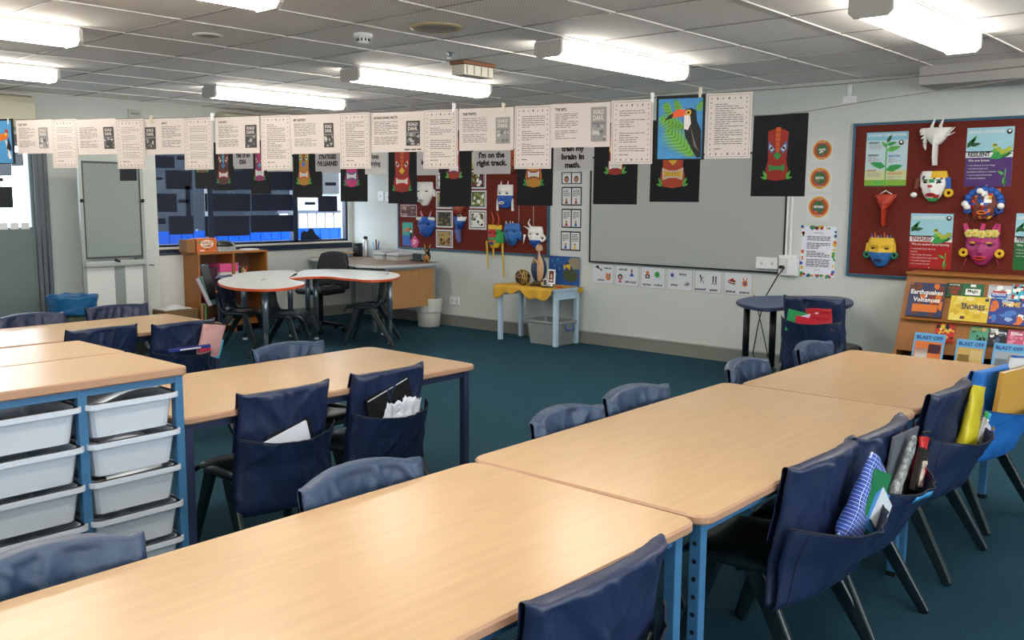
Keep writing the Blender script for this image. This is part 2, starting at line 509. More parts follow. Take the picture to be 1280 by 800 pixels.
# ---- fluorescent battens
DIFF = M('#fff7ea', .5, emit=LAMP)
def batten(x0, x1, yc, label):
    t = thing('ceiling_light', label, 'light', ((x0+x1)/2, yc, ZC-.004), group='fluorescent ceiling lights')
    L = (x1-x0)/2
    MB().box(-L, L, -.11, .11, -.02, 0, WHITEP).build('base', parent=t, bevel=.003)
    prof = [(-.1, -.018), (-.1, -.075), (-.075, -.1), (.075, -.1), (.1, -.075), (.1, -.018)]
    mb = MB(); T = Matrix(((0,0,1,0),(1,0,0,0),(0,1,0,0),(0,0,0,1)))
    mb.prism(prof, -L+.02, L-.02, DIFF, T=T).build('diffuser', parent=t)
    for s in (-1, 1):
        p2 = [(-.108, -.012), (-.108, -.082), (-.08, -.108), (.08, -.108), (.108, -.082), (.108, -.012)]
        mb = MB(); mb.prism(p2, s*L-.012, s*L+.012, M('#b9b7b2', .5), T=T); mb.build('end_cap', parent=t)
    return t
batten(4.62, 6.08, 7.70, 'fluorescent batten above the window, farthest lit tube of the right-hand column')
batten(4.66, 6.14, 5.76, 'fluorescent batten between the window light and the exit lamp')
batten(4.66, 6.18, 3.80, 'fluorescent batten in the middle of the ceiling, right of the small exit lamp')
batten(4.66, 6.14, 1.78, 'large fluorescent batten at the top right of the picture, grey end towards us')
batten(5.85, 7.35, .92, 'fluorescent batten beyond the right edge of the picture')
batten(1.78, 3.25, 7.70, 'lower fluorescent batten at the left edge, above the air conditioner')
batten(1.06, 2.57, 5.78, 'upper fluorescent batten at the left edge, nearest the top left corner')
batten(1.20, 2.68, 3.92, 'fluorescent batten whose tip just shows at the top edge')
for x, y in ((1.06, 1.9), (1.06, 0), (-1.8, 3.8), (-1.8, 1.9), (-1.8, 0)): batten(x, x+1.5, y, 'fluorescent batten over the rear of the classroom, outside the picture')

# ---- ceiling fittings
p = atz(454, 46, ZC-.02)
t = thing('smoke_detector', 'white smoke detector with slotted collar on the ceiling tiles', 'smoke detector', (p.x, p.y, ZC-.002))
MB().lathe([(0, 0), (.058, 0), (.058, -.022), (.05, -.026), (0, -.026)], WHITEP).build('base', parent=t)
mb = MB().lathe([(.036, -.026), (.036, -.05), (.026, -.058), (0, -.058)], WHITEP)
for k in range(10):
    a = 2*PI*k/10; mb.box(-.004, .004, -.004, .004, -.046, -.03, DARK, T=Matrix.Translation((.036*math.cos(a), .036*math.sin(a), 0)))
mb.build('sensor_head', parent=t)
def vent(px, py, label, r, ring):
    p = atz(px, py, ZC)
    t = thing('ceiling_vent', label, 'vent', (p.x, p.y, ZC-.002))
    MB().lathe([(r, 0), (r, -.008), (r*.82, -.014), (r*.74, -.006), (r*.74, 0)], ring).build('rim', parent=t)
    mb = MB()
    for k in range(4): q = r*(.7-.17*k); mb.lathe([(q, 0), (q, -.006), (q-.015, -.012), (q-.022, -.002)], M('#a9aaa6', .6))
    mb.build('grille', parent=t)
vent(545, 33, 'round beige-rimmed ceiling vent beside the smoke detector', .16, M('#b7a889', .5))
vent(260, 43, 'small flat round vent on the left part of the ceiling', .09, M('#cfcdc9', .5))
p = atz(563, 65, ZC)
t = thing('sprinkler', 'tiny chrome sprinkler head just above the exit lamp', 'sprinkler', (p.x, p.y, ZC-.002))
MB().lathe([(.035, 0), (.03, -.006), (.012, -.01), (.01, -.03), (0, -.03)], STEEL).build('body', parent=t)
MB().lathe([(0, -.034), (.02, -.034), (.02, -.038), (0, -.038)], STEEL).build('deflector', parent=t)
p = atz(591, 78, ZC)
t = thing('exit_lamp', 'small emergency lamp box with brown base, hanging under the ceiling near the middle', 'emergency light', (p.x, p.y, ZC-.005))
MB().box(-.17, .17, -.075, .075, -.025, 0, M('#7d4a2c', .5)).build('base', parent=t, bevel=.003)
mb = MB().box(-.155, .155, -.062, .062, -.1, -.027, M('#d8d4c4', .25, spec=.6))
for k in range(4): mb.box(-.13+k*.075, -.12+k*.075, -.066, -.062, -.095, -.03, M('#8f8b80', .4))
mb.build('cover', parent=t, bevel=.008)
p = atx(1063, 122, XB)
t = thing('alarm_sensor', 'white wall sensor on a bracket high beside the pinboard', 'sensor', (XB, p.y, p.z))
MB().box(-.02, 0, -.055, .055, -.045, .01, WHITEP).build('back_plate', parent=t, bevel=.003)
MB().box(-.03, -.004, -.016, .016, .012, .1, WHITEP).build('bracket', parent=t, bevel=.004)
# notice box on window wall
P, w, h = onA(161, 137, 177, 148, YA-.02)
mb = MB().box(0, w, 0, .02, 0, h, M('#b9bcb6', .5)); mb.box(.02, w-.02, -.001, .001, h*.4, h*.6, GREY)
tag(mb.build('wall_box', loc=P, bevel=.003), 'small grey control box high on the wall above the hanging papers', 'control box')
# ---- air conditioners
def aircon(x0, x1, label):
    CR = M('#cfcbb4', .45)
    t = thing('air_conditioner', label, 'air conditioner', ((x0+x1)/2, YA, 2.30), group='wall air conditioners')
    L = (x1-x0)/2
    prof = [(0, -.16), (0, .155), (-.12, .155), (-.19, .13), (-.21, .08), (-.21, -.1), (-.17, -.16)]
    T = Matrix(((0,0,1,0),(1,0,0,0),(0,1,0,0),(0,0,0,1)))
    mb = MB(); mb.prism(prof, -L, L, CR, b=.012, T=T); mb.build('housing', parent=t)
    mb = MB().box(-L+.06, L-.06, -.2, -.12, -.168, -.155, M('#8d8a7b', .5)).box(-L+.02, L-.02, -.213, -.2, -.105, -.1, M('#8d8a7b', .5))
    mb.build('louvre', parent=t)
    return t
aircon(2.75, 3.79, 'cream air conditioner at the left edge, high above the door')
aircon(5.83, 7.35, 'cream air conditioner high above the window, mostly hidden by hanging papers')
# ================================================================== furniture
def leg_set(t, xs, ys, zt, m, w=.035, m2=None, holes=()):
    for i, (x, y) in enumerate([(x, y) for x in xs for y in ys]):
        mb = MB().box(x-w/2, x+w/2, y-w/2, y+w/2, .012, zt, m)
        if m2: mb.box(x-w/2-.001, x+w/2+.001, y-w/2-.002, y-w/2, .012, zt, m)
        if i in holes:
            for k in range(9):
                for q in (x-w/2-.0012,):
                    mb.add([(q, y+.007*math.cos(a*PI/4), zt-.06-.05*k+.007*math.sin(a*PI/4)) for a in range(8)], [tuple(range(8))], DARK)
        l = mb.build('leg', parent=t, bevel=.003)
        MB().box(x-w/2-.002, x+w/2+.002, y-w/2-.002, y+w/2+.002, 0, .02, DARK).build('foot_cap', parent=l)
def table(x0, x1, y0, y1, z, label, legm=BLUE, grain=WOOD, th=.028, rail=True, r=.05, holes=(), rz=0, group='beech classroom tables', ins=.03):
    cx, cy = (x0+x1)/2, (y0+y1)/2; a, b_ = (x1-x0)/2, (y1-y0)/2
    t = thing('classroom_table', label, 'table', (cx, cy, 0), rz, group)
    MB().prism(rrect(-a, a, -b_, b_, r), z-th, z, grain, EDGE, b=.006).build('table_top', parent=t)
    leg_set(t, (-a+ins+.018, a-ins-.018), (-b_+ins+.018, b_-ins-.018), z-th, legm, holes=holes)
    i = ins+.036
    mb = MB()
    for s in (-1, 1):
        mb.box(-a+i, a-i, s*(b_-ins-.02)-.011, s*(b_-ins-.02)+.011, z-th-.036, z-th, legm)
        mb.box(s*(a-ins-.02)-.011, s*(a-ins-.02)+.011, -b_+i, b_-i, z-th-.036, z-th, legm)
    mb.build('rail', parent=t, bevel=.002)
    return t
ZT = .68
table(.25, 2.064, 1.163, 1.972, ZT, 'nearest beech table at the bottom of the picture, one chair tucked at its near side', rz=-.004)
table(2.076, 3.765, 1.158, 2.008, ZT, 'middle beech table of the long row, between the nearest table and the far one', holes=(0,), rz=.008)
table(3.772, 5.09, 1.17, 1.95, ZT, 'far beech table of the long row, closest to the book display', grain=WOODY, rz=.006)
table(1.722, 3.325, 3.145, 3.975, ZT, 'beech table behind the tray rack with two pocketed chairs along it', legm=NAVYM)
table(1.6, 3.295, 5.40, 6.17, ZT, 'beech table at the far left in front of the mobile whiteboard', legm=NAVYM, rz=-.01)
table(-.2, 1.592, 5.42, 6.19, ZT, 'beech table cut off by the left edge, beyond the tray rack', legm=NAVYM, rz=-.01)

# ---- tray racks
def tray(parent_label, loc, rz, contents=None, blue=False):
    """open tote tray: tapered body and a rolled rim; local front at -y"""
    t = thing('storage_tray', parent_label, 'tray', loc, rz, 'white plastic storage trays in the rack')
    W, D, H = .325, .40, .12
    def ring(w, d, z, r=.03): return [(x, y, z) for x, y in rrect(-w/2, w/2, 0, d, r, 3)]
    rings = [ring(W-.05, D-.05, 0), ring(W-.022, D-.022, H-.012), ring(W, D, H-.006), ring(W+.006, D+.006, H-.012), ring(W, D, H), ring(W-.03, D-.03, H), ring(W-.058, D-.058, .005)]
    for i, (dx, dy) in enumerate(((0, .025), (0, .011), (0, 0), (0, -.003), (0, 0), (0, .015), (0, .029))):
        rings[i] = [(x, y+dy, z) for x, y, z in rings[i]]
    n = len(rings[0]); vs = [v for r_ in rings for v in r_]
    fs = [(i*n+k, i*n+(k+1) % n, (i+1)*n+(k+1) % n, (i+1)*n+k) for i in range(len(rings)-1) for k in range(n)]
    fs += [tuple(range(n)), tuple((len(rings)-1)*n+k for k in range(n))]
    mb = MB(); mb.add(vs, fs, TRAY, False); mb.build('tray_body', parent=t)
    mb = MB()
    for z0, z1, e in ((H-.018, H, .006),):
        A_ = rrect(-W/2-e, W/2+e, -e, D+e, .03, 3); B_ = rrect(-W/2+.014, W/2-.014, .014, D-.014, .02, 3)
        for zz in (z0, z1): mb.add([(x, y, zz) for x, y in A_] + [(x, y, zz) for x, y in B_], [(k, (k+1) % 16, 16+(k+1) % 16, 16+k) for k in range(16)], TRAY)
        mb.add([(x, y, z0) for x, y in A_] + [(x, y, z1) for x, y in A_], [(k, (k+1) % 16, 16+(k+1) % 16, 16+k) for k in range(16)], TRAY)
    mb.build('rim', parent=t, bevel=.003)
    return t
RK = .90
def rack(x0, x1, y0, y1, label):
    t = thing('tray_rack', label, 'rack', ((x0+x1)/2, (y0+y1)/2, 0), 0, 'wood-topped tray racks')
    a, b_ = (x1-x0)/2, (y1-y0)/2
    MB().prism(rrect(-a, a, -b_, b_, .02), RK-.032, RK, WOOD, EDGE, b=.005).build('rack_top', parent=t)
    w = .032
    nb = 4; xs = [-a+.03+(2*a-.06)*i/nb for i in range(nb+1)]
    for x in xs:
        for y in (-b_+.03, b_-.03):
            MB().box(x-w/2, x+w/2, y-w/2, y+w/2, 0, RK-.032, BLUE).build('post', parent=t, bevel=.003)
    for y in (-b_+.03, b_-.03):
        MB().box(-a+.03, a-.03, y-.014, y+.014, RK-.058, RK-.032, BLUE).build('rail', parent=t, bevel=.002)
    for i in range(nb):
        for z in (.142, .276, .409, .543, .676):
            for x, s in ((xs[i]+w/2, 1), (xs[i+1]-w/2, -1)):
                MB().box(min(x, x+s*.012), max(x, x+s*.012), -b_+.05, b_-.05, z+.098, z+.104, BLUED).build('runner', parent=t)
    return t, [((x0+x1)/2+(xs[i]+xs[i+1])/2) for i in range(nb)]
rk, bays = rack(.26, 1.697, 3.035, 3.488, 'front tray rack with beech top and blue posts, full of white trays')
rack(.25, 1.70, 3.496, 3.92, 'rear tray rack standing back to back with the front one')
rows = ['top', 'second', 'third', 'fourth', 'bottom']
bayn = {3: 'right-hand', 2: 'middle', 1: 'left'}
for bi in (3, 2):
    for k in range(5):
        z = .723-.1335*k
        tray('white plastic tray in the %s bay of the front rack, %s from the top' % (bayn[bi], rows[k] if k else 'first'),
             (bays[bi], 3.035-(.006 if k % 2 else 0), z-.03), 0)
bx = bays[3]
tag(MB().grid(lambda u, v: (bx-.12+.22*u, 3.06+.2*v, .80+.02*math.sin(3*u)+.035*u), 8, 4, PAPW).build('paper_sheets', solid=.006), 'white paper curling out of the top right tray', 'paper')
tag(MB().grid(lambda u, v: (bx-.09+.17*u, 3.05+.2*v, .662+.012*math.sin(4*u)), 8, 4, PAPG).build('paper_sheets', solid=.008), 'grey paper lying in the second tray of the right bay', 'paper')
t = thing('marker_pen', 'long white marker lying across the third tray of the right bay', 'marker', (bx-.1, 3.07, .54), rot=(0, 0, 0))
MB().tube([(0, 0, 0), (.2, 0, .014)], .011, WHITEP, n=12).build('barrel', parent=t)
MB().tube([(-.03, 0, -.002), (.0, 0, 0)], .012, DARK, n=12).build('cap', parent=t)
MB().tube([(.2, 0, .014), (.225, 0, .016)], .012, M('#3a3f48', .4), n=12).build('cap', parent=t)

# ---- polypropylene school chair
def build_chair(label, loc, rz, group='dark moulded school chairs', sc=1.0):
    t = thing('school_chair', label, 'chair', loc, rz, group)
    t.scale = (sc, sc, sc)
    def prof(v):  # (y, z) along the shell, front lip -> back top
        P = [(.225, .372), (.20, .405), (.10, .412), (0, .40), (-.09, .395), (-.145, .425), (-.165, .49), (-.18, .60), (-.20, .70), (-.205, .725)]
        i = min(len(P)-2, int(v*(len(P)-1))); f = v*(len(P)-1)-i
        return P[i][0]*(1-f)+P[i+1][0]*f, P[i][1]*(1-f)+P[i+1][1]*f
    def fn(v0, v1):
        def g(u, v):
            v = v0+(v1-v0)*v; y, z = prof(v); s = 2*u-1
            hw = .205 if v < .5 else .205-.03*(v-.5)*2
            if v > .92: hw -= .04*((v-.92)/.08)**2
            if v < .5: return (s*hw, y, z-.025*abs(s)**5+.006*(s*s)-.004)
            return (s*hw, y+.04*s*s, z-.012*s*s*(1 if v > .9 else 0))
        return g
    MB().grid(fn(0, .5), 14, 12, SHELLM).build('seat', parent=t, solid=.009)
    MB().grid(fn(.5, 1), 14, 12, SHELLM).build('backrest', parent=t, solid=.009)
    for s in (-1, 1):
        x = s*.2
        MB().taper((x, .085, .39), (s*.232, .215, 0), (.06, .03), (.034, .026), SHELLM, (0, 1, 0)).build('leg', parent=t, bevel=.008)
        MB().taper((x, -.05, .39), (s*.25, -.285, 0), (.065, .03), (.036, .026), SHELLM, (0, 1, 0)).build('leg', parent=t, bevel=.008)
        mb = MB(); pts = [(x, .12, .375), (x, .06, .392), (x, -.03, .392), (x, -.10, .395), (x*.99, -.145, .43), (x*.97, -.168, .52)]
        mb.tube(pts, [.018, .02, .02, .02, .017, .01], SHELLM, n=8); mb.build('side_frame', parent=t)
    MB().box(-.2, .2, .10, .118, .35, .385, SHELLM).build('stretcher', parent=t, bevel=.004)
    return t
CHAIRS = []
def copy_chair(src, label, loc, rz, sc=1.0):
    r = src.copy(); COL.objects.link(r); r.location = loc; r.rotation_euler = (0, 0, rz); r.scale = (sc,)*3; r['label'] = label
    for ch in src.children:
        c = ch.copy(); COL.objects.link(c); c.parent = r
    return r
PROTO = None
def chair(label, x, y, rz, sc=1.0):
    global PROTO
    if PROTO is None: PROTO = build_chair(label, (x, y, 0), rz, sc=sc); return PROTO
    return copy_chair(PROTO, label, (x, y, 0), rz, sc)

# ---- fabric cover with rear pocket, in the chair's own frame
def chair_bag(label, x, y, rz, seed=1, m=FAB, mp=None, bulge=.06, w=.212, top=.742, bot=.30, op=.57, sag=.03, sc=1.0, ears=.014, arch=.02, strip=None, pm=None):
    t = thing('chair_bag', label, 'chair bag', (x, y, 0), rz, 'fabric covers over the chair backs')
    t.scale = (sc,)*3
    mp = mp or m
    def yb(s, z): return -.150-(z-.42)*.17+.045*s*s
    def zt(s): return top-arch*(abs(s)**2.2)+ears*max(0, abs(s)-.86)/.14
    def half(z): return w*(1+.012*math.sin(z*31+seed))+max(0, .55-z)*.07
    def wr(s, z, k):
        p = Vector((s*2.2+seed*7.3, z*7, k*3.1)); rg = 1-abs(noise.noise(Vector((s*2.6+z*4.5*(1 if seed % 2 else -1)+seed, z*2.2+seed*1.7, k*5.1)))); q = noise.noise(p)*.011+noise.noise(p*2.7)*.004+.011*max(0, rg-.82)/.18
        for u0, sl in ((-.75, 1.9), (-.35, .6), (.55, -2.3), (.85, -.7)):
            d = s-(u0+sl*(top-z)*2.2); q += .009*math.exp(-(d/.045)**2)*(1 if k else .8)*(1 if math.sin(seed+u0*9) > -.4 else -.3)
        return q
    N, H = 44, 14
    # over-the-back sleeve: front skirt, top fold, back sheet
    def fn(u, v):
        s = 2*u-1
        if v < .36: f = v/.36; z = .50+(zt(s)-.016-.50)*f; y_ = yb(s, z)+.022+wr(s, z, 0)
        elif v < .5: a = (v-.36)/.14*PI; z = zt(s)-.016+.016*abs(math.sin(a))**.6; cc = math.cos(a); y_ = yb(s, z)+.026*math.copysign(abs(cc)**.6, cc)+.004*noise.noise(Vector((s*5, seed, v*9)))
        else: f = (v-.5)/.5; z = zt(s)-.016+(bot+.004-(zt(s)-.016))*f; y_ = yb(s, max(z, .45))-.022-wr(s, z, 1)*.8-(.0 if z > .5 else (.5-z)*.02)
        e = max(0, abs(s)-.9)/.1
        y0_ = yb(s, max(z, .45)); y_ = y0_+(y_-y0_)*(1-.65*e)
        return (s*half(z), y_, z)
    mb = MB(); mb.grid(fn, N, 60, m); mb.build('cover', parent=t, solid=.002)
    def po(s, z):
        f = max(0, min(1, (z-bot)/(op-bot)))
        return bulge*(f**.8)*(1-abs(s)**3.0)*.85+bulge*.12
    def fp(u, v):
        s = 2*u-1; zo = op-sag*(1-s*s); z = bot+(zo-bot)*v
        y_ = yb(s, max(z, .45))-.026-po(s, z)-wr(s, z, 2)*.9*min(1, 3*v+.3)
        if v < .08: y_ += .012*(1-v/.08)
        return (s*(half(z)+.012*v), y_, z)
    pk = MB(); pk.grid(fp, N, 34, mp); pk = pk.build('pocket', parent=t, solid=.002)
    mb = MB()
    mb.tube([Vector(fp(i/N, 1))+Vector((0, -.001, 0)) for i in range(N+1)], .0035, pm or SEAM, n=5); mb.build('hem', parent=pk)
    for s_ in (.06, .94): MB().tube([Vector(fp(s_, j/12))+Vector((0, -.002, 0)) for j in range(13)], .0018, SEAM, n=4).build('seam', parent=pk)
    if strip:
        mb = MB(); mb.grid(lambda u, v: Vector(fp(.3+.4*u, .86+.1*v))+Vector((0, -.004, 0)), 8, 2, strip[0]); part_label(mb.build('name_strip', parent=pk, solid=.001), strip[1])
    return t
def cb(cx, cyb, rz, clabel, blabel, fx=0, **k):
    """chair whose back top sits at (cx, cyb); faces +y turned by rz"""
    sc = k.get('sc', 1.0)
    off = Matrix.Rotation(rz, 3, 'Z') @ Vector((0, .205*sc, 0))
    x, y = cx+off.x, cyb+off.y
    c = chair(clabel, x, y, rz, sc)
    b_ = chair_bag(blabel, x, y, rz, **k) if blabel else None
    return x, y
N_, S_ = 0.0, PI
R0 = cb(1.53, 1.05, N_, 'dark chair tucked under the nearest table at the bottom edge', 'navy bag on the chair at the bottom edge, nearest to us', seed=3, bulge=.05, w=.245)
RB = cb(2.73, 1.075, N_, 'dark chair holding the bag with the checked pencil case', 'navy bag with a deep flared pocket holding a blue checked pencil case', seed=5, bulge=.17, op=.56, w=.25)
RC = cb(3.19, 1.065, N_+.03, 'dark chair just beyond the one with the checked pencil case', 'navy bag with grey folder and a light blue name strip on its pocket', seed=8, bulge=.15, w=.24, strip=(M('#45a5dd', .5), 'light blue name strip'))
RD = cb(4.01, 1.085, N_, 'dark chair holding the bag with the yellow packet', 'navy bag with a yellow packet standing in its pocket', seed=12, bulge=.14, top=.755, w=.24)
RE = cb(4.72, 1.08, N_-.17, 'dark chair under the bright blue bag by the book display', 'bright blue bag holding a big orange-yellow folder', seed=15, m=FABB, bulge=.15, w=.24, top=.745, pm=M('#154e8c', .6))
cb(.79, 2.075, S_, 'dark chair on the far side of the nearest table, in front of the trays', 'blue-grey bag top in front of the storage trays', seed=21, m=FAB2, arch=.03)
cb(1.655, 2.065, S_+.02, 'dark chair on the far side of the nearest table, left of the seam', 'blue-grey bag top directly in front of the two pocketed chairs', seed=24, m=FAB2, w=.222, arch=.035)
cb(2.64, 2.09, S_, 'dark chair on the carpet side of the middle table, the nearer one', 'blue-grey bag top on the carpet side of the middle table, the nearer of two', seed=27, m=FAB2, arch=.035)
cb(3.14, 2.12, S_-.05, 'dark chair on the carpet side of the middle table, the farther one', 'blue-grey bag top on the carpet side of the middle table, the farther of two', seed=30, m=FAB2, arch=.03)
cb(4.06, 2.10, S_+.03, 'dark chair by the corner where the middle and far tables meet', 'blue-grey bag top at the notch between the middle and far tables', seed=33, m=FAB2, arch=.035)
cb(4.81, 2.09, S_, 'dark chair on the carpet side of the far table', 'blue-grey bag top in front of the dark-blue round table', seed=36, m=FAB2, arch=.03)
R1 = cb(2.16, 3.075, N_-.03, 'dark chair drawn up to the second-row table next to the tray rack', 'navy bag with one white booklet in its pocket, left of the two by the table', seed=41, bulge=.09, bot=.24, arch=.008)
R2 = cb(2.72, 3.085, N_, 'dark chair drawn up to the second-row table, the one farther from the tray rack', 'navy bag with black clipboard and crumpled papers, right of the two by the table', seed=44, bulge=.10, bot=.27, arch=.008)
cb(2.84, 4.10, S_, 'dark chair on the far side of the second-row table', 'blue-grey bag top beyond the second-row table', seed=47, m=FAB2, w=.222, arch=.02)
cb(2.47, 5.33, N_, 'dark chair behind the tray rack, its back to us', 'plain navy bag rising just behind the rack top', seed=50, arch=.012)
R3 = cb(2.93, 5.22, N_+.03, 'dark chair at the corner of the far left table', 'navy bag with a pale pink pencil case sticking out', seed=53, bulge=.09, arch=.012)
cb(2.44, 6.36, S_, 'dark chair at the left edge beyond the far left table', 'navy bag top at the left edge, below the grey door', seed=56, arch=.02)
cb(3.04, 6.42, S_, 'dark chair beyond the far left table, near the blue bin', 'navy bag top beside the blue bin, below the mobile whiteboard', seed=59, w=.225, arch=.01)
RF = cb(6.46, 2.79, -PI/2, 'dark chair facing the wall at the dark-blue table', 'navy bag on the chair by the wall, red and green things in its pocket', seed=62, bulge=.09, bot=.22, op=.60, sc=1.08, arch=.008)
# ================================================================== kidney tables and their chairs
ZK = .72
def bean(label, px, legs):
    pts = [atz(x, y, ZK) for x, y in px]; cx = sum(p.x for p in pts)/len(pts); cy = sum(p.y for p in pts)/len(pts)
    t = thing('kidney_table', label, 'table', (cx, cy, 0), group='white-topped curved tables')
    poly = spline([(p.x-cx, p.y-cy) for p in pts], 6)
    MB().prism(poly, ZK-.024, ZK, M('#d9dedd', .25), ORANGE, b=.003).build('table_top', parent=t)
    for lx, ly in legs:
        p = atz(lx, ly, ZK-.024)
        mb = MB().tube([(p.x-cx, p.y-cy, .26), (p.x-cx, p.y-cy, ZK-.024)], .028, STEEL, n=14)
        l = mb.build('leg', parent=t)
        MB().tube([(p.x-cx, p.y-cy, .02), (p.x-cx, p.y-cy, .262)], .021, M('#33454f', .4), n=12).build('inner_tube', parent=l)
        MB().lathe([(.024, 0), (.026, .015), (.018, .03)], WHITEP, c=(p.x-cx, p.y-cy, 0), n=12).build('foot_cap', parent=l)
    return t
bean('white curved table with orange edge, the left and nearer of the pair',
     [(272, 352), (284, 345), (308, 340), (340, 338), (366, 338), (372, 343), (362, 347), (368, 350), (381, 353), (374, 357), (345, 361), (310, 361), (284, 358)],
     [(331, 357), (304, 343), (362, 341)])
bean('white curved table with orange edge, the right and farther of the pair',
     [(362, 347), (378, 338), (400, 336.5), (430, 336.5), (462, 338), (488, 340), (500, 343.5), (492, 348), (464, 350), (434, 348), (408, 345.5), (384, 346)],
     [(394, 343), (487, 346), (384, 340), (478, 340)])
c1 = chair('dark chair with an open binder strapped to its back at the left curved table', 5.32, 8.22, 0)
def aimed(c, deg): c.rotation_euler = (0, 0, math.radians(deg))
c1.location = (5.04, 7.95, 0); aimed(c1, -139)
c2 = chair('dark bare chair between the two curved tables', 0, 0, 0); p = atz(356, 394, .38); c2.location = (p.x, p.y, 0); aimed(c2, -140)
c3 = chair('dark bare chair on the near side of the right curved table', 0, 0, 0); p = atz(462, 428, 0); c3.location = (p.x, p.y, 0); aimed(c3, 40)
b1 = chair_bag('narrow navy bag on the chair beside the bookshelf, pink and mint binder in it', c1.location.x, c1.location.y, math.radians(-139), seed=70, w=.2, bulge=.05, bot=.3)
# binder in that bag
q = Matrix.Translation(c1.location) @ Matrix.Rotation(math.radians(-139), 4, 'Z')
P = q @ Vector((-.12, -.285, .45))
t = thing('ring_binder', 'pink and mint binder sticking out of the bag beside the bookshelf', 'binder', P, rot=(math.radians(24), 0, math.radians(-139)))
MB().box(0, .24, -.006, 0, 0, .3, M('#c04a86', .5)).box(0, .24, .034, .04, 0, .3, M('#9fcfc0', .5)).box(-.004, 0, -.006, .04, 0, .3, M('#c04a86', .5)).build('cover', parent=t, bevel=.002)
MB().box(.004, .23, 0, .033, .004, .29, PAPW).build('pages', parent=t)
P = q @ Vector((.0, -.25, .52))
t = thing('clipboard', 'dark clipboard standing behind the pink and mint binder', 'clipboard', P, rot=(math.radians(14), 0, math.radians(-139)))
MB().box(-.02, .2, 0, .006, 0, .34, DARK).build('board', parent=t, bevel=.002)
MB().box(.05, .13, -.008, 0, .32, .345, STEEL).build('clip', parent=t, bevel=.002)

# office chair
p = atz(428, 398, 0)
t = thing('office_chair', 'black swivel office chair pushed under the corner desk', 'chair', (6.42, 8.52, 0), math.radians(-75))
mb = MB()
mb.grid(lambda u, v: ((2*u-1)*(.22-.05*v**4), .25+.05*(2*u-1)**2*-1+.04*v, .50+.39*v-.03*abs(2*u-1)**3), 12, 12, M('#171a1f', .6)); mb.build('backrest', parent=t, solid=.045)
MB().prism(rrect(-.23, .23, -.22, .22, .09), .43, .49, M('#171a1f', .6), b=.02).build('seat', parent=t)
MB().taper((0, .2, .42), (0, .28, .62), (.06, .02), (.06, .02), DARK).build('back_support', parent=t)
MB().tube([(0, 0, .09), (0, 0, .43)], .026, DARK, n=12).build('gas_stem', parent=t)
for k in range(5):
    a = 2*PI*k/5+.3
    MB().taper((0, 0, .1), (.27*math.cos(a), .27*math.sin(a), .07), (.04, .04), (.028, .022), DARK, (0, 0, 1)).build('base_arm', parent=t, bevel=.004)
    MB().ball((.27*math.cos(a), .27*math.sin(a), .03), (.03, .03, .03), DARK).build('castor', parent=t)

# ---- corner desk
ZD = .76
t = thing('corner_desk', 'teacher corner desk with brown top and pale edge in the far corner', 'desk', (7.2, 8.7, 0))
dp = [(7.02, 9.56), (6.93, 9.33), (7.16, 9.12), (6.75, 8.5), (6.62, 8.12), (6.70, 7.86), (6.98, 7.78), (7.45, 7.76), (7.64, 7.84), (7.72, 9.56)]
dp = [(x-7.2, y-8.7) for x, y in dp]
MB().prism(dp, ZD-.03, ZD, M('#8a6a4c', .35, var=.08, vscale=4, stretch=(2, 10, 1)), M('#c8ccce', .4), b=.003).build('desk_top', parent=t)
for x, y in ((7.56, 7.88), (7.06, 9.42), (6.78, 8.02), (7.6, 9.4)):
    MB().box(x-7.2-.022, x-7.2+.022, y-8.7-.022, y-8.7+.022, 0, ZD-.03, STEEL).build('leg', parent=t, bevel=.004)
MB().box(-.34, .34, -.86, -.842, .26, ZD-.06, M('#bd8c58', .45, var=.1, vscale=4, stretch=(10, 2, 1))).build('modesty_panel', parent=t, bevel=.002)
MB().box(-.42, .36, -.88, -.85, ZD-.06, ZD-.03, STEEL).build('rail', parent=t, bevel=.002)
def on_desk(px, py): return atz(px, py, ZD)
# things on the desk
t = thing('bowl', 'small light blue bowl on the desk under the window corner', 'bowl', (7.50, 9.40, ZD))
MB().lathe([(.05, 0), (.055, .004), (.10, .045), (.104, .05), (.096, .05), (.05, .008), (0, .006)], M('#9cc5d6', .3)).build('bowl_body', parent=t)
MB().lathe([(.104, .046), (.108, .05), (.104, .054), (.1, .05)], M('#b5713c', .4)).build('rim', parent=t)
p = atx(449.5, 320, 7.62)
t = thing('bottle', 'tall silver and black drink bottle on the corner desk', 'bottle', (7.63, 9.18, ZD))
MB().lathe([(.036, 0), (.038, .01), (.038, .2), (.03, .225), (0, .225)], M('#c9ccd0', .2, metal=.7)).build('bottle_body', parent=t)
MB().lathe([(.026, .225), (.027, .26), (0, .262)], DARK).build('lid', parent=t)
t = thing('desk_organiser', 'black desk organiser left of the silver bottle', 'organiser', (7.64, 9.32, ZD))
MB().box(-.06, .06, -.05, .05, 0, .13, DARK).box(-.055, .055, .0, .05, .13, .17, DARK).build('organiser_body', parent=t, bevel=.006)
t = thing('pen_cup', 'black pen cup with blue and dark pens beside the bottle', 'pen cup', (7.64, 8.98, ZD))
MB().lathe([(.04, 0), (.042, .1), (.038, .1), (.036, .005), (0, .005)], DARK).build('cup', parent=t)
for k, (dx, dy, c) in enumerate(((.02, .0, BLU), (-.02, .01, CYAN), (0, -.02, BLU), (.01, .02, RED), (-.01, -.01, DARK))):
    MB().tube([(dx*.4, dy*.4, .01), (dx*2, dy*2, .19+.01*k)], .006, c, n=6).build('pen', parent=t)
r = random.Random(4)
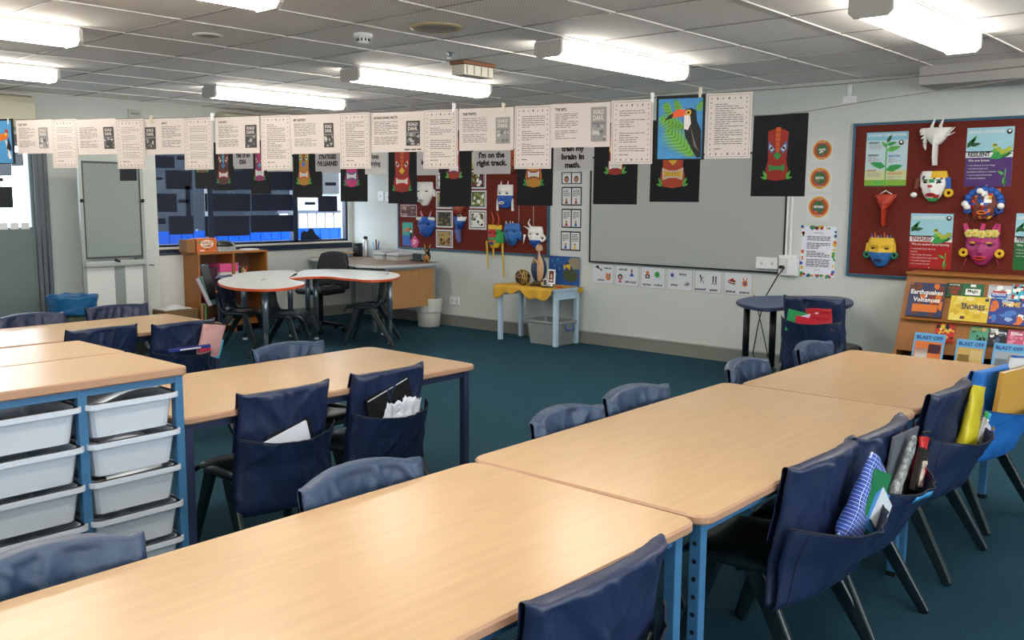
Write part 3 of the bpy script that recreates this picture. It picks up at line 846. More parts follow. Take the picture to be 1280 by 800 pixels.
for k, (x, y, n_, lb) in enumerate(((7.58, 8.72, 5, 'tall stack of grey exercise books on the corner desk, beside the pens'), (7.58, 8.48, 4, 'lower stack of papers on the corner desk, right of the taller stack'))):
    t = thing('paper_stack', lb, 'papers', (x, y, ZD))
    z = 0
    for i in range(n_):
        h = .018+.008*r.random(); a = r.uniform(-.12, .12)
        T = Matrix.Rotation(a, 4, 'Z')
        MB().box(-.13, .13, -.1, .1, z, z+h-.003, [PAPG, PAPER, GREY, PAPW][i % 4], T=T).build('sheaf', parent=t, bevel=.001); z += h
t = thing('business_card_holder', 'zebra-patterned card rack with black base near the front of the desk', 'holder', (7.56, 8.12, ZD))
MB().box(-.05, .05, -.1, .1, 0, .022, DARK).build('base', parent=t, bevel=.003)
mb = MB()
for k in range(8): mb.box(-.03+.008*k, -.027+.008*k, -.08, .08, .022, .09, WHT if k % 2 else DARK)
mb.build('cards', parent=t)
# toy dog
t = thing('toy_dog', 'small black and gold dog figurine at the front corner of the desk', 'figurine', (7.52, 7.93, ZD), math.radians(30))
DG = M('#b5803a', .5)
MB().ball((0, 0, .065), (.035, .04, .055), DARK).ball((-.01, 0, .06), (.032, .025, .045), DG).build('body', parent=t)
h = MB().ball((-.01, 0, .14), (.034, .036, .033), DARK).ball((-.036, 0, .132), (.02, .018, .014), DG).ball((-.056, 0, .138), (.006, .007, .005), INK)
h.build('head', parent=t)
for s in (-1, 1):
    MB().taper((0, s*.025, .165), (.005, s*.04, .215), (.022, .014), (.004, .004), DG).build('ear', parent=t)
    MB().tube([(-.03, s*.022, .07), (-.04, s*.024, .0)], [.012, .011], DG, n=8).build('leg', parent=t)
    MB().ball((-.04, s*.017, .152), .006, YEL).build('eye', parent=t)
MB().tube([(.035, 0, .03), (.06, 0, .06), (.062, 0, .09)], [.008, .006, .003], DARK, n=6).build('tail', parent=t)

# ---- waste bin with liner
t = thing('waste_bin', 'white waste bin with crinkled liner, standing by the desk end', 'bin', (7.56, 8.0-.05, 0))
MB().lathe([(.0, 0), (.125, 0), (.13, .01), (.155, .33), (.15, .33), (.12, .012), (0, .01)], M('#bfc0b9', .4), n=32).build('bin_body', parent=t)
mb = MB()
def liner(u, v):
    a = 2*PI*u; z = .17+.19*v if v < .9 else .341-.01*(v-.9)*10
    r_ = .151+.016*v+.006*noise.noise(Vector((math.cos(a)*6, math.sin(a)*6, z*22))) - (.02*(v-.9)*10 if v > .9 else 0)
    return (r_*math.cos(a), r_*math.sin(a), z)
mb.grid(liner, 48, 14, M('#dcdcd6', .35)); mb.build('liner', parent=t, solid=.001)

# ---- low bookshelf under the window
SX0, SX1, SY0, SY1, SZ = 5.27, 6.14, 9.13, 9.47, .905
t = thing('bookshelf', 'low open wooden bookshelf under the window, boxes standing on top', 'bookshelf', ((SX0+SX1)/2, (SY0+SY1)/2, 0))
cx, cy = (SX0+SX1)/2, (SY0+SY1)/2; a, b_ = (SX1-SX0)/2, (SY1-SY0)/2
for x, n_ in ((-a, 'side_panel'), (-.02+.01, 'divider'), (a-.02, 'side_panel')):
    MB().box(x, x+.022, -b_, b_, 0, SZ-.022, OAK).build(n_, parent=t, bevel=.002)
MB().box(-a-.005, a+.007, -b_-.005, b_, SZ-.022, SZ, OAK).build('top', parent=t, bevel=.002)
for z in (.08, .46): MB().box(-a+.022, a-.02, -b_+.01, b_-.012, z, z+.02, OAK).build('shelf', parent=t, bevel=.001)
MB().box(-a+.01, a-.01, b_-.01, b_, .05, SZ-.022, OAKD).build('back_panel', parent=t)
sx = lambda px, py: aty(px, py, SY0)
# box file and magazine files inside
t = thing('storage_box', 'pink and white cardboard storage box with a blue oval label in the shelf', 'box', (5.66, 9.26, .48))
MB().box(-.11, .11, -.1, .12, 0, .22, M('#dcd7d4', .6)).build('box_body', parent=t, bevel=.003)
MB().box(-.115, .115, -.105, .125, .2, .29, M('#d8548f', .5)).build('lid', parent=t, bevel=.003)
mb = MB(); mb.add([(.085*math.cos(k*PI/8), -.1015, .05+.035*math.sin(k*PI/8)) for k in range(16)], [tuple(range(16))], M('#26509c', .5))
mb.add([(.05*math.cos(k*PI/8), -.1015, .155+.014*math.sin(k*PI/8)) for k in range(16)], [tuple(range(16))], INK)
mb.build('label_print', parent=t)
tag(MB().box(-.1, .1, 0, .18, 0, .25, M('#3c1d2c', .6)).build('storage_box', loc=(5.44, 9.2, .48), bevel=.003), 'dark maroon box in the upper left compartment of the shelf', 'box')
r = random.Random(11)
x = 5.745+.01
specs = [(.05, .29, '#c8cbd0', 'white lever-arch file with a ring hole on its spine'), (.03, .24, '#23372f', 'dark green book beside the white file'), (.018, .22, '#c66a4a', 'thin orange book in the upper shelf'),
         (.016, .23, '#8fc25a', 'thin light green book in the upper shelf'), (.014, .21, '#e8e6e0', 'thin white book in the upper shelf'), (.018, .24, '#c2413a', 'leaning red book at the end of the upper row')]
for wd, hh, c, lb in specs:
    t = thing('book', lb, 'book', (x, 9.2, .48), group='books in the low bookshelf')
    MB().box(0, wd, 0, .18, 0, hh, M(c, .5)).build('cover', parent=t, bevel=.002)
    MB().box(.003, wd-.003, .004, .181, hh-.001, hh+.0015, PAPW).build('pages', parent=t)
    x += wd+.004
tag(MB().box(0, .12, 0, .16, 0, .27, M('#3c8fc0', .5)).build('magazine_file', loc=(5.62, 9.2, .1), bevel=.004), 'blue magazine file in the lower left compartment', 'file')
x = 5.31
for wd, hh, c, lb in ((.02, .25, '#dfe0dc', 'white thin book low in the shelf beside the cover'), (.016, .23, '#c95a3c', 'red thin book low in the shelf'), (.02, .24, '#63b26a', 'green thin book low in the shelf')):
    t = thing('book', lb, 'book', (x, 9.18, .1), group='books in the low bookshelf'); MB().box(0, wd, 0, .18, 0, hh, M(c, .5)).build('cover', parent=t, bevel=.002); MB().box(.003, wd-.003, .004, .181, hh-.001, hh+.0015, PAPW).build('pages', parent=t); x += .024
# boxes on top of the shelf
OR = M('#cc6a35', .5)
P, w, h = onA(246, 295, 271, 314, 9.2)
t = thing('cardboard_box', 'orange printed box standing on the bookshelf', 'box', (P.x, 9.2, SZ))
MB().box(0, w, 0, .14, 0, .15, OR).build('box_body', parent=t, bevel=.002)
A = Art(w*.96, .14, OR, th=.001)
A.disc(w*.48, .085, w*.33, M('#f0d9c4', .5), n=24, rz=.045).text('GOLD', w*.48, .085, .028, M('#7c2f22', .5), align='c', bold=.02, w=w*.5).text('CAMP', w*.48, .052, .024, M('#7c2f22', .5), align='c', bold=.02, w=w*.42)
A.disc(w*.12, .1, .015, GREEN).rect(w*.12, .008, w*.35, .018, WHT).disc(w*.48, .028, .012, INK, rz=.008)
A.place('front_print', (w*.02, -.002, .005), 0, parent=t)
tag(MB().box(0, .1, 0, .16, 0, .14, M('#8d6238', .6)).build('cardboard_box', loc=(P.x-.12, 9.2, SZ), bevel=.002), 'brown box directly left of the orange printed box', 'box')
P, w, h = onA(272, 297, 296, 314, 9.2)
t = thing('craft_tub', 'clear tub of black craft pieces with a domed dark lid on the bookshelf', 'tub', (P.x+w/2+.01, 9.3, SZ))
MB().prism(rrect(-w/2, w/2, -.08, .08, .02), 0, .055, M('#9aa1a4', .2, spec=.7)).build('tub_body', parent=t)
mb = MB(); mb.lathe([(w/2+.005, .055), (w/2, .075), (w*.4, .1), (w*.2, .115), (0, .12)], DARK, sy=.75)
for k in range(9): mb.ball((-.09+.023*k, -.06, .08+.01*math.sin(k*2)), .008, [WHT, LEAF, CYAN, WHT][k % 4], 6, 4)
mb.build('lid', parent=t)
tag(MB().box(0, .16, 0, .14, 0, .014, PAPW).build('paper_stack', loc=(5.93, 9.22, SZ)), 'loose white papers on the right end of the bookshelf', 'papers')
# carton on the floor left of shelf with plastic bag
t = thing('cardboard_box', 'low brown carton on the floor left of the bookshelf', 'box', (5.05, 9.25, 0))
MB().box(-.19, .19, -.14, .14, 0, .31, M('#7d6344', .8)).build('box_body', parent=t, bevel=.004)
mb = MB(); mb.box(.05, .075, -.1415, -.14, .1, .125, INK).box(.1, .125, -.1415, -.14, .1, .125, INK); mb.build('print', parent=t)
mb = MB(); mb.grid(lambda u, v: ((2*u-1)*.16, (2*v-1)*.11, .312+.045*math.sin(PI*u)*math.sin(PI*v)+.012*noise.noise(Vector((u*7, v*7, 2)))), 18, 12, M('#c9ccd0', .3))
tag(mb.build('plastic_bag', loc=(5.03, 9.24, 0), solid=.003), 'crumpled clear plastic bag on the floor carton', 'bag')
# white panel leaning between pier and shelf
tag(MB().box(0, .36, 0, .03, 0, .56, M('#d3d6d4', .5)).box(-.01, .2, -.02, .0, .565, .58, DARK).build('leaning_board', loc=(4.98, 9.44, .31), bevel=.003), 'white panel standing against the wall, left of the bookshelf', 'panel')

# ---- mobile whiteboard
t = thing('mobile_whiteboard', 'tall mobile whiteboard in a grey frame in front of the window wall', 'whiteboard', (4.4, 9.2, 0))
ox = 4.4
lx, rx = 4.08, 4.70
for x in (lx, rx):
    MB().box(x-ox-.018, x-ox+.018, -.018, .018, .06, 1.86, M('#a9b0ae', .3, metal=.4)).build('post', parent=t, bevel=.003)
    MB().box(x-ox-.02, x-ox+.02, -.25, .22, .03, .07, M('#a9b0ae', .3, metal=.4)).build('foot', parent=t, bevel=.004)
    for y in (-.22, .2): MB().ball((x-ox, y, .022), .022, DARK, 8, 6).build('castor', parent=t)
MB().box(lx-ox+.02, rx-ox-.02, -.012, .008, .9, 1.835, M('#8d9897', .18, spec=.6)).build('writing_surface', parent=t)
mb = MB()
for a in ((lx-ox+.015, rx-ox-.015, 1.825, 1.845), (lx-ox+.015, rx-ox-.015, .885, .905), (lx-ox+.015, lx-ox+.03, .9, 1.83), (rx-ox-.03, rx-ox-.015, .9, 1.83)):
    mb.box(a[0], a[1], -.018, .012, a[2], a[3], M('#3d4648', .4))
mb.build('board_frame', parent=t)
MB().box(lx-ox, rx-ox, -.05, .02, .81, .86, M('#b9bfbd', .3, metal=.3)).build('pen_rail', parent=t, bevel=.004)
MB().box(lx-ox+.02, rx-ox-.02, -.004, .008, .1, .8, M('#d5d9d7', .3)).build('lower_panel', parent=t)
MB().box(-.02, .09, -.006, -.0045, .1, .8, M('#8b9594', .3)).build('panel_strip', parent=t)
mb = MB()
mb.taper((-.03, -.05, .87), (.02, -.05, .85), (.03, .02), (.02, .02), DARK).build('clamp', parent=t)
for x in (lx-ox, rx-ox): MB().tube([(x, -.03, 1.46), (x, -.018, 1.46)], .018, DARK, n=10).build('knob', parent=t)
MB().tube([(rx-ox+.04, -.03, .80), (rx-ox+.09, -.03, .795)], .006, DARK, n=6).build('latch', parent=t)

# ---- blue bin near the door
t = thing('blue_bin', 'bin with a bulging blue liner by the grey door', 'bin', (3.74, 8.72, 0))
MB().lathe([(0, 0), (.15, 0), (.19, .5), (.18, .5), (.14, .012), (0, .012)], M('#16301f', .5), n=24).build('bin_body', parent=t)
mb = MB()
mb.grid(lambda u, v: ((.198+.02*v+.012*noise.noise(Vector((math.cos(2*PI*u)*4, math.sin(2*PI*u)*4, v*4))))*math.cos(2*PI*u), (.198+.02*v+.012*noise.noise(Vector((math.cos(2*PI*u)*4, math.sin(2*PI*u)*4, v*4))))*math.sin(2*PI*u), .42+.17*v+.012*noise.noise(Vector((math.cos(2*PI*u)*3, math.sin(2*PI*u)*3, 9)))), 44, 10, M('#1f5f92', .4, bump=.3, bscale=30))
mb.build('liner', parent=t, solid=.003)

# ---- small white table with the yellow cloth
ZW = .59
wx0, wx1, wy0, wy1 = 7.33, 7.73, 5.84, 6.64
t = thing('side_table', 'small pale blue-white table with a yellow cloth against the whiteboard wall', 'table', ((wx0+wx1)/2, (wy0+wy1)/2, 0))
PB = M('#b9d3e6', .4)
hx, hy = (wx1-wx0)/2, (wy1-wy0)/2
MB().prism(rrect(-hx-.02, hx, -hy-.02, hy+.02, .01), ZW-.02, ZW, PB, b=.003).build('table_top', parent=t)
for x in (-hx+.02, hx-.04):
    for y in (-hy+.02, hy-.02): MB().box(x-.022, x+.022, y-.022, y+.022, 0, ZW-.02, PB).build('leg', parent=t, bevel=.004)
for y in (-hy+.02, hy-.02): MB().box(-hx+.04, hx-.05, y-.01, y+.01, ZW-.11, ZW-.02, PB).build('apron', parent=t)
for x in (-hx+.02, hx-.04): MB().box(x-.008, x+.008, -hy+.04, hy-.04, ZW-.07, ZW-.02, PB).build('apron', parent=t)
# cloth
YC = M('#c99a2b', .7, var=.08, vscale=14, bump=.15, bscale=40)
mb = MB()
def cloth(u, v):
    y = wy1+.03-(wy1-wy0+.0)*u          # along the wall, left to right
    s = v*.55                            # across, from the back
    fall = .09+.035*math.sin(u*9+1)+.02*math.sin(u*23)
    d = wx1-.0-s
    edge = wx0-.026
    if d >= edge: x, z = d, ZW+.006+.004*noise.noise(Vector((u*9, v*9, 3)))
    else:
        k = (edge-d)/(.55-(wx1-edge)); x = edge-.006-.012*k-.012*k*math.sin(u*26); z = ZW+.004-k*fall
    return (x, y, z)
mb.grid(cloth, 46, 26, YC)
tag(mb.build('tablecloth', solid=.003), 'yellow cloth draped over the small pale table', 'tablecloth')
tag(MB().box(7.66, 7.735, wy0-.03, wy0-.022, ZW-.055, ZW+.002, YC).build('cloth_corner', bevel=.002), 'yellow cloth corner hanging at the right end of the small pale table', 'cloth')
# tub below
t = thing('plastic_crate', 'clear plastic crate with a blue handle under the small table', 'crate', (7.53, 6.06, 0))
CL = M('#8d9493', .2, spec=.6, var=.06, vscale=10)
rgs = [(.14, .19, 0), (.155, .215, .22), (.165, .225, .225), (.165, .225, .25), (.15, .21, .25), (.135, .185, .01)]
vs = []; n = 0
for a, b_, z in rgs:
    rr_ = rrect(-a, a, -b_, b_, .03, 3); n = len(rr_); vs += [(x, y, z) for x, y in rr_]
fs = [(i*n+k, i*n+(k+1) % n, (i+1)*n+(k+1) % n, (i+1)*n+k) for i in range(len(rgs)-1) for k in range(n)] + [tuple(range(n)), tuple((len(rgs)-1)*n+k for k in range(n))]
mb = MB(); mb.add(vs, fs, CL); mb.build('crate_body', parent=t, bevel=.002)
MB().tube([(-.06, -.232, .225), (-.06, -.25, .16), (.06, -.25, .16), (.06, -.232, .225)], .007, BLU, n=8).build('handle', parent=t)
MB().box(-.13, .13, -.17, .17, .01, .2, M('#6f7674', .6)).build('contents', parent=t)
# ball, statue, frame, candles, painting
P = atz(653, 354, ZW+.06); P = Vector((7.45, 6.40, ZW+.085))
t = thing('wicker_ball', 'dark woven ball with gold flecks on the yellow cloth', 'ball', (7.42, 6.37, ZW+.092))
MB().ball((0, 0, 0), .078, M('#241d16', .5), 20, 12).build('core', parent=t)
r = random.Random(2); mb = MB()
for k in range(16):
    ax = Vector((r.gauss(0, 1), r.gauss(0, 1), r.gauss(0, 1))).normalized(); x, y = frame_from(ax)
    mb.tube([.081*(math.cos(a*2*PI/20)*x+math.sin(a*2*PI/20)*y) for a in range(20)], .0035, [M('#c4a35a', .5), M('#5c4426', .6)][k % 2], n=5, closed=True)
mb.build('weave', parent=t)
t = thing('robed_statue', 'blue-robed praying statue behind the woven ball on the yellow cloth', 'statue', (7.60, 6.30, ZW+.006))
ROBE = M('#1f3557', .5); CRM = M('#c9a37c', .5)
MB().lathe([(0, 0), (.07, 0), (.072, .02), (.05, .04), (0, .04)], M('#5b4b3a', .5)).build('plinth', parent=t)
mb = MB()
mb.grid(lambda u, v: ((.045+.045*math.sin(PI*min(1, v*1.25))**.8*(1 if v < .8 else 1)-(.035*(v-.8)*5 if v > .8 else 0))*math.cos(2*PI*u)*.62, (.045+.05*math.sin(PI*min(1, v*1.2))**.8-(.035*(v-.8)*5 if v > .8 else 0))*math.sin(2*PI*u)*1.05, .035+.32*v), 28, 22, ROBE, mf=lambda u, v: CRM if .54 < u < .67 else ROBE)
mb.build('robe', parent=t)
MB().ball((0, 0, .385), (.028, .028, .036), CRM).build('head', parent=t)
mb = MB(); mb.grid(lambda u, v: (.036*math.sin(PI*(.06+.6*v))*math.cos(PI*(u*1.3-.65))+.004, .037*math.sin(PI*(.06+.6*v))*math.sin(PI*(u*1.3-.65)), .385+.045*math.cos(PI*(.06+.6*v))), 14, 10, M('#cdbb9a', .5)); mb.build('veil', parent=t, solid=.004)
MB().taper((-.05, -.03, .23), (-.07, 0, .28), (.02, .02), (.012, .014), CRM).taper((-.05, .03, .23), (-.07, 0, .28), (.02, .02), (.012, .014), CRM).build('hands', parent=t, bevel=.004)
P, w, h = onB(692, 334, 704, 355, 7.5)
A = Art(.09, .15, WHITEP, th=.012); A.frect(.16, .1, .84, .9, M('#5b2420', .5)).disc(.045, .09, .014, M('#d9a07a', .5), l=2).poly([(.026, .03), (.064, .03), (.052, .08), (.038, .08)], WHT, l=2).disc(.045, .055, .012, M('#8c1f1c', .5), l=3)
t = thing('framed_picture', 'white upright frame with a red figure picture on the yellow cloth', 'picture frame', (7.44, 6.0, ZW+.008))
A.place('frame', (-.0, .045, .035), RZB, tilt=-.05, parent=t)
MB().box(-.02, .03, -.025, .025, 0, .008, WHITEP).taper((.005, 0, .005), (.006, 0, .06), (.03, .01), (.02, .01), WHITEP, (0, 1, 0)).build('stand', parent=t)
t = thing('tea_light_box', 'small white and dark box left of the picture frame', 'box', (7.52, 6.13, ZW+.008))
MB().box(-.02, .02, -.028, .028, 0, .075, WHITEP).box(-.0215, -.02, -.02, .02, .01, .065, M('#3d4450', .5)).build('box_body', parent=t, bevel=.002)
for k, (x, y, lb) in enumerate(((7.42, 6.2, 'dark wooden cross lying on the yellow cloth behind the ball'), (7.40, 6.02, 'second dark flat piece lying in front of the picture frame'))):
    t = thing('wooden_cross', lb, 'cross', (x, y, ZW+.009), k*.3)
    MB().box(-.009, .009, -.07, .07, 0, .012, M('#2a1a12', .5)).build('upright', parent=t, bevel=.002)
    MB().box(-.04, .04, .012, .03, .0, .012, M('#2a1a12', .5)).build('crossbar', parent=t, bevel=.002)
tag(MB().lathe([(.012, 0), (.012, .035), (.004, .038), (0, .05)], M('#c9a86a', .5)).build('candle', loc=(7.5, 6.17, ZW+.008)), 'short stub candle beside the flat cross', 'candle')
tag(MB().box(-.03, .03, -.02, .02, 0, .015, M('#b32a22', .5)).build('small_box', loc=(7.45, 5.9, ZW+.008), bevel=.002), 'tiny red and white box at the right end of the cloth', 'box')
P, w, h = onB(686, 321, 724, 359, 7.745)
A = Art(w, h+.02, M('#1d4f93', .7, var=.2, vscale=9), th=.004)
W, H_ = w, h+.02
A.poly([(W*.45, H_*.62), (W*.72, H_*.97), (W, H_*.97), (W, H_*.62)], M('#8e8670', .6)).poly([(W*.45, H_*.62), (W*.62, H_*.86), (W*.8, H_*.62)], M('#1a2f5c', .6), l=2)
A.disc(W*.72, H_*.42, W*.24, M('#3f4a2b', .6), rz=H_*.2, l=2).rect(W*.5, H_*.6, W*.55, H_*.74, YEL, 3).rect(W*.66, H_*.6, W*.71, H_*.76, YEL, 3).disc(W*.62, H_*.7, W*.05, YEL, 3)
for a, b_ in ((.12, .85), (.3, .9), (.2, .7), (.1, .5), (.25, .42), (.15, .25), (.35, .6)): A.disc(W*a, H_*b_, W*.025, CYAN, l=3)
A.place('painted_poster', (P.x, P.y, P.z-.015), RZB, tilt=0, label='blue starry hillside painting standing behind the picture frame', cat='painting')

# ---- dark blue table by the wall
ZB2 = .70
px = [(920, 376), (935, 371), (960, 369.5), (1000, 369.5), (1040, 370), (1062, 373), (1067, 378), (1056, 382), (1030, 382), (995, 382), (962, 385), (935, 382)]
t = thing('blue_table', 'dark blue rounded table on black legs below the whiteboard', 'table', (7.25, 3.2, 0))
pts = [atz(x, y, ZB2) for x, y in px]
poly = spline([(min(p.x, XB-.03)-7.25, p.y-3.2) for p in pts], 4)
MB().prism(poly, ZB2-.03, ZB2, M('#33466d', .4, var=.05), M('#27334f', .4), b=.006).build('table_top', parent=t)
for lx, ly in ((934, 381), (967, 384), (1046, 381)):
    p = atz(lx, ly, ZB2-.03); p.x = min(p.x, XB-.08)
    l = MB().tube([(p.x-7.25, p.y-3.2, .2), (p.x-7.25, p.y-3.2, ZB2-.03)], .026, DARK, n=12).build('leg', parent=t)
    MB().tube([(p.x-7.25, p.y-3.2, 0), (p.x-7.25, p.y-3.2, .2)], .021, DARK, n=12).build('inner_tube', parent=l)
# ---- display bookcase at the right
BX0, BX1 = 7.30, 7.72
Y1, Y0b = 2.47, 1.05
t = thing('display_bookcase', 'wooden face-out book display below the right pinboard', 'bookcase', (7.5, (Y1+Y0b)/2, 0))
cy = (Y1+Y0b)/2; hy = (Y1-Y0b)/2
T = Matrix(((1,0,0,0),(0,0,1,0),(0,1,0,0),(0,0,0,1)))
sidep = [(-.33, 0), (.22, 0), (.22, .95), (.03, .95), (-.2, .33), (-.33, .3)]
for y in (-hy, hy-.022):
    MB().prism(sidep, y, y+.022, OAK, T=T).build('side_panel', parent=t, bevel=.002)
def slant(z): return -.0 + .03-(.95-z)*.37   # x of the display face, local
MB().taper((slant(.94), 0, .94), (slant(.36), 0, .36), (.02, 2*hy-.04), (.02, 2*hy-.04), OAK, (1, 0, 0)).build('display_board', parent=t)
_p = [atp(1195, 399, (7.508, 0, .95), (1, 0, -.37)), atp(1195, 462, (7.508, 0, .95), (1, 0, -.37))]; LEDGES = [_p[0].z-.012, _p[1].z-.012]
for z in LEDGES:
    x = slant(z)
    MB().box(x-.055, x+.01, -hy+.022, hy-.022, z-.014, z, OAK).build('ledge', parent=t, bevel=.002)
MB().box(slant(.33)-.1, .2, -hy+.022, hy-.022, .06, .3, OAKD).build('base_box', parent=t, bevel=.003)
MB().box(-.02, .22, -hy, hy, .935, .955, OAK).build('top_rail', parent=t, bevel=.003)
BKX, BKY = 7.5, cy
# ================================================================== boards and what is pinned to them
def board(name, label, y0, y1, z0, z1, face, frame, fw, cat, extra=None, rough=.6):
    """flat board on the wall with the whiteboard; y0 > y1"""
    w, h = y0-y1, z1-z0
    t = thing(name, label, cat, (XB, y0, z0), RZB)
    MB().box(fw*.6, w-fw*.6, -.018, 0, fw*.6, h-fw*.6, face).build('board_face', parent=t)
    mb = MB()
    for a in ((0, w, 0, fw), (0, w, h-fw, h), (0, fw, fw, h-fw), (w-fw, w, fw, h-fw)): mb.box(a[0], a[1], -.026, 0, a[2], a[3], frame)
    mb.build('board_frame', parent=t, bevel=.002)
    return t
FX = XB-.019   # plane of things pinned on boards
board('pinboard', 'red felt pinboard behind the hanging paintings, covered with masks and photos', 8.70, 6.29, .885, 2.05, REDFELT, FRAMEB, .022, 'pinboard')
board('pinboard', 'large red felt pinboard with teal frame above the book display', 3.05, .75, .873, 2.135, REDFELT, FRAMEB, .022, 'pinboard')
yl, yr = atx(738, 300, XB).y, atx(983, 300, XB).y
t = board('wall_whiteboard', 'wide whiteboard with thin black frame on the end wall', yl, yr, .855, 1.93, M('#a9aeaa', .22, spec=.5), DARK, .016, 'whiteboard')

def leafy(A, x, z, s, ang, m=GREEN, l=3):
    a = math.radians(ang); d = Vector((math.cos(a), math.sin(a))); n = Vector((-d.y, d.x)); p = Vector((x, z))
    A.poly([p, p+d*s*.35-n*s*.2, p+d*s*.75-n*s*.12, p+d*s, p+d*s*.7+n*s*.14, p+d*s*.3+n*s*.2], m, l)
SKYB = M('#9fd0e0', .35); DARKG = M('#1f5c2e', .5)
def disp_poster(px, title, sub, bullets, col, label, tcol, skip=False):
    P, w, h = onB(*px, FX)
    A = Art(w, h, M('#d5e3e6', .3))
    A.frect(0, .58, 1, 1, SKYB).frect(0, .5, 1, .6, M('#e4ecec', .3)).frect(0, 0, 1, .49, col)
    A.text('LEARNER DISPOSITIONS', w*.04, h*.9, h*.05, WHT, w=w*.76, bold=.02, l=3)
    A.disc(w*.9, h*.92, w*.06, INK, l=3).disc(w*.905, h*.93, w*.03, WHT, l=4)
    leafy(A, w*.02, h*.66, w*.28, 55, DARKG); leafy(A, w*.08, h*.7, w*.24, 10, DARKG); leafy(A, w*.12, h*.74, w*.2, 60, GREEN)
    # caterpillar on its leaf
    leafy(A, w*.52, h*.47, w*.48, 25, GREEN); leafy(A, w*.6, h*.5, w*.4, 12, DARKG, 2)
    for k in range(5): A.disc(w*(.62+.075*k), h*(.60+.03*math.sin(k*2)), w*.055, M('#a9b83a', .5) if k else LEAF, l=4+k*.1)
    A.disc(w*.61, h*.69, w*.055, M('#b6c04a', .5), l=5).disc(w*.6, h*.7, w*.018, INK, l=6).disc(w*.64, h*.7, w*.018, INK, l=6)
    A.text(title, w*.05, h*.51, h*.075, tcol, w=w*.47, bold=.03, l=4)
    A.text(sub, w*.06, h*.425, h*.04, WHT, w=w*min(.88, .034*len(sub)+.05), bold=.01, l=3)
    for i, b_ in enumerate(bullets): A.text(b_, w*.05, h*(.35-.055*i), h*.024, WHT, w=w*min(.78, .0185*len(b_)), l=3)
    leafy(A, w*.86, h*.02, w*.2, 95, LEAF); leafy(A, w*.84, h*.2, w*.16, 150, LEAF); A.line((w*.86, 0), (w*.87, h*.3), w*.02, LEAF, 3)
    A.disc(w*.5, h*.018, w*.012, WHT, l=3)
    return A.place('poster', P, RZB, label=label, cat='poster', group='learner disposition posters')
disp_poster((1207, 159, 1266, 233), 'RESILIENT', 'We are brave', ['• I am willing to try new things', '• I can bounce back from', 'frustrations, failures or mistakes', '• I can use my growth mindset', 'to overcome challenges'], M('#4a2a6e', .4), 'poster reading RESILIENT, purple lower half, at the top right of the pinboard', INK)
disp_poster((1137, 267, 1190, 336), 'ENGAGED', 'We are excited about learning', ['• I make great choices about my', 'learning', '• I can manage distractions', '• I am organised and ready to learn', '• I can work cooperatively', 'with or as part of a team'], M('#a81f20', .4), 'poster reading ENGAGED with a red lower half', M('#8c1a1a', .5))
disp_poster((1268, 267, 1324, 339), 'PERSISTENT', 'We stick at it', ['• I keep going when it is hard', '• I ask for help', 'when I need it'], M('#1f6a35', .4), 'poster with a green lower half, cut off by the right edge of the picture', INK)
P, w, h = onB(1082, 165, 1134, 233, FX)
A = Art(w, h, M('#b9d3dc', .3))
A.frect(0, 0, 1, .12, M('#7fae2f', .4)).frect(0, .12, 1, .3, M('#c9cf9a', .4)).frect(0, .85, 1, 1, M('#7cc0d6', .4)).frect(0, 0, 1, .015, DARKG, 2)
A.text('LEARNER DISPOSITIONS', w*.05, h*.92, h*.05, WHT, w=w*.9, bold=.02, l=3)
A.line((w*.5, 0), (w*.5, h*.8), w*.025, LEAF, 3)
for x, z, s, a, m in ((.5, .8, .22, 60, DARKG), (.5, .76, .25, 15, GREEN), (.5, .66, .35, 15, LEAF), (.5, .36, .4, 165, GREEN), (.5, .3, .42, 15, GREEN), (.2, .05, .3, 10, LEAF), (.5, .72, .2, 130, LEAF)): leafy(A, w*x, h*z, w*s, a, m, 4)
for s_, x, z, c, ww in (('RESILIENT', .07, .79, INK, .25), ('PERSISTENT', .06, .56, INK, .26), ('REFLECTIVE', .56, .54, BLU, .27), ('ENGAGED', .05, .28, RED, .22), ('SELF-MOTIVATED', .56, .22, ORG, .34)):
    A.text(s_, w*x, h*z, h*.035, c, w=w*ww, bold=.02, l=4); A.para(w*x, h*(z-.1), w*(x+.32), h*(z-.01), 4, INKL, seed=int(z*100), l=3)
A.disc(w*.84, h*.8, w*.06, INK, l=3).disc(w*.84, h*.81, w*.03, WHT, l=4)
A.place('poster', P, RZB, label='tall pale poster with a green plant up the middle, top left of the pinboard', cat='poster', group='learner disposition posters')

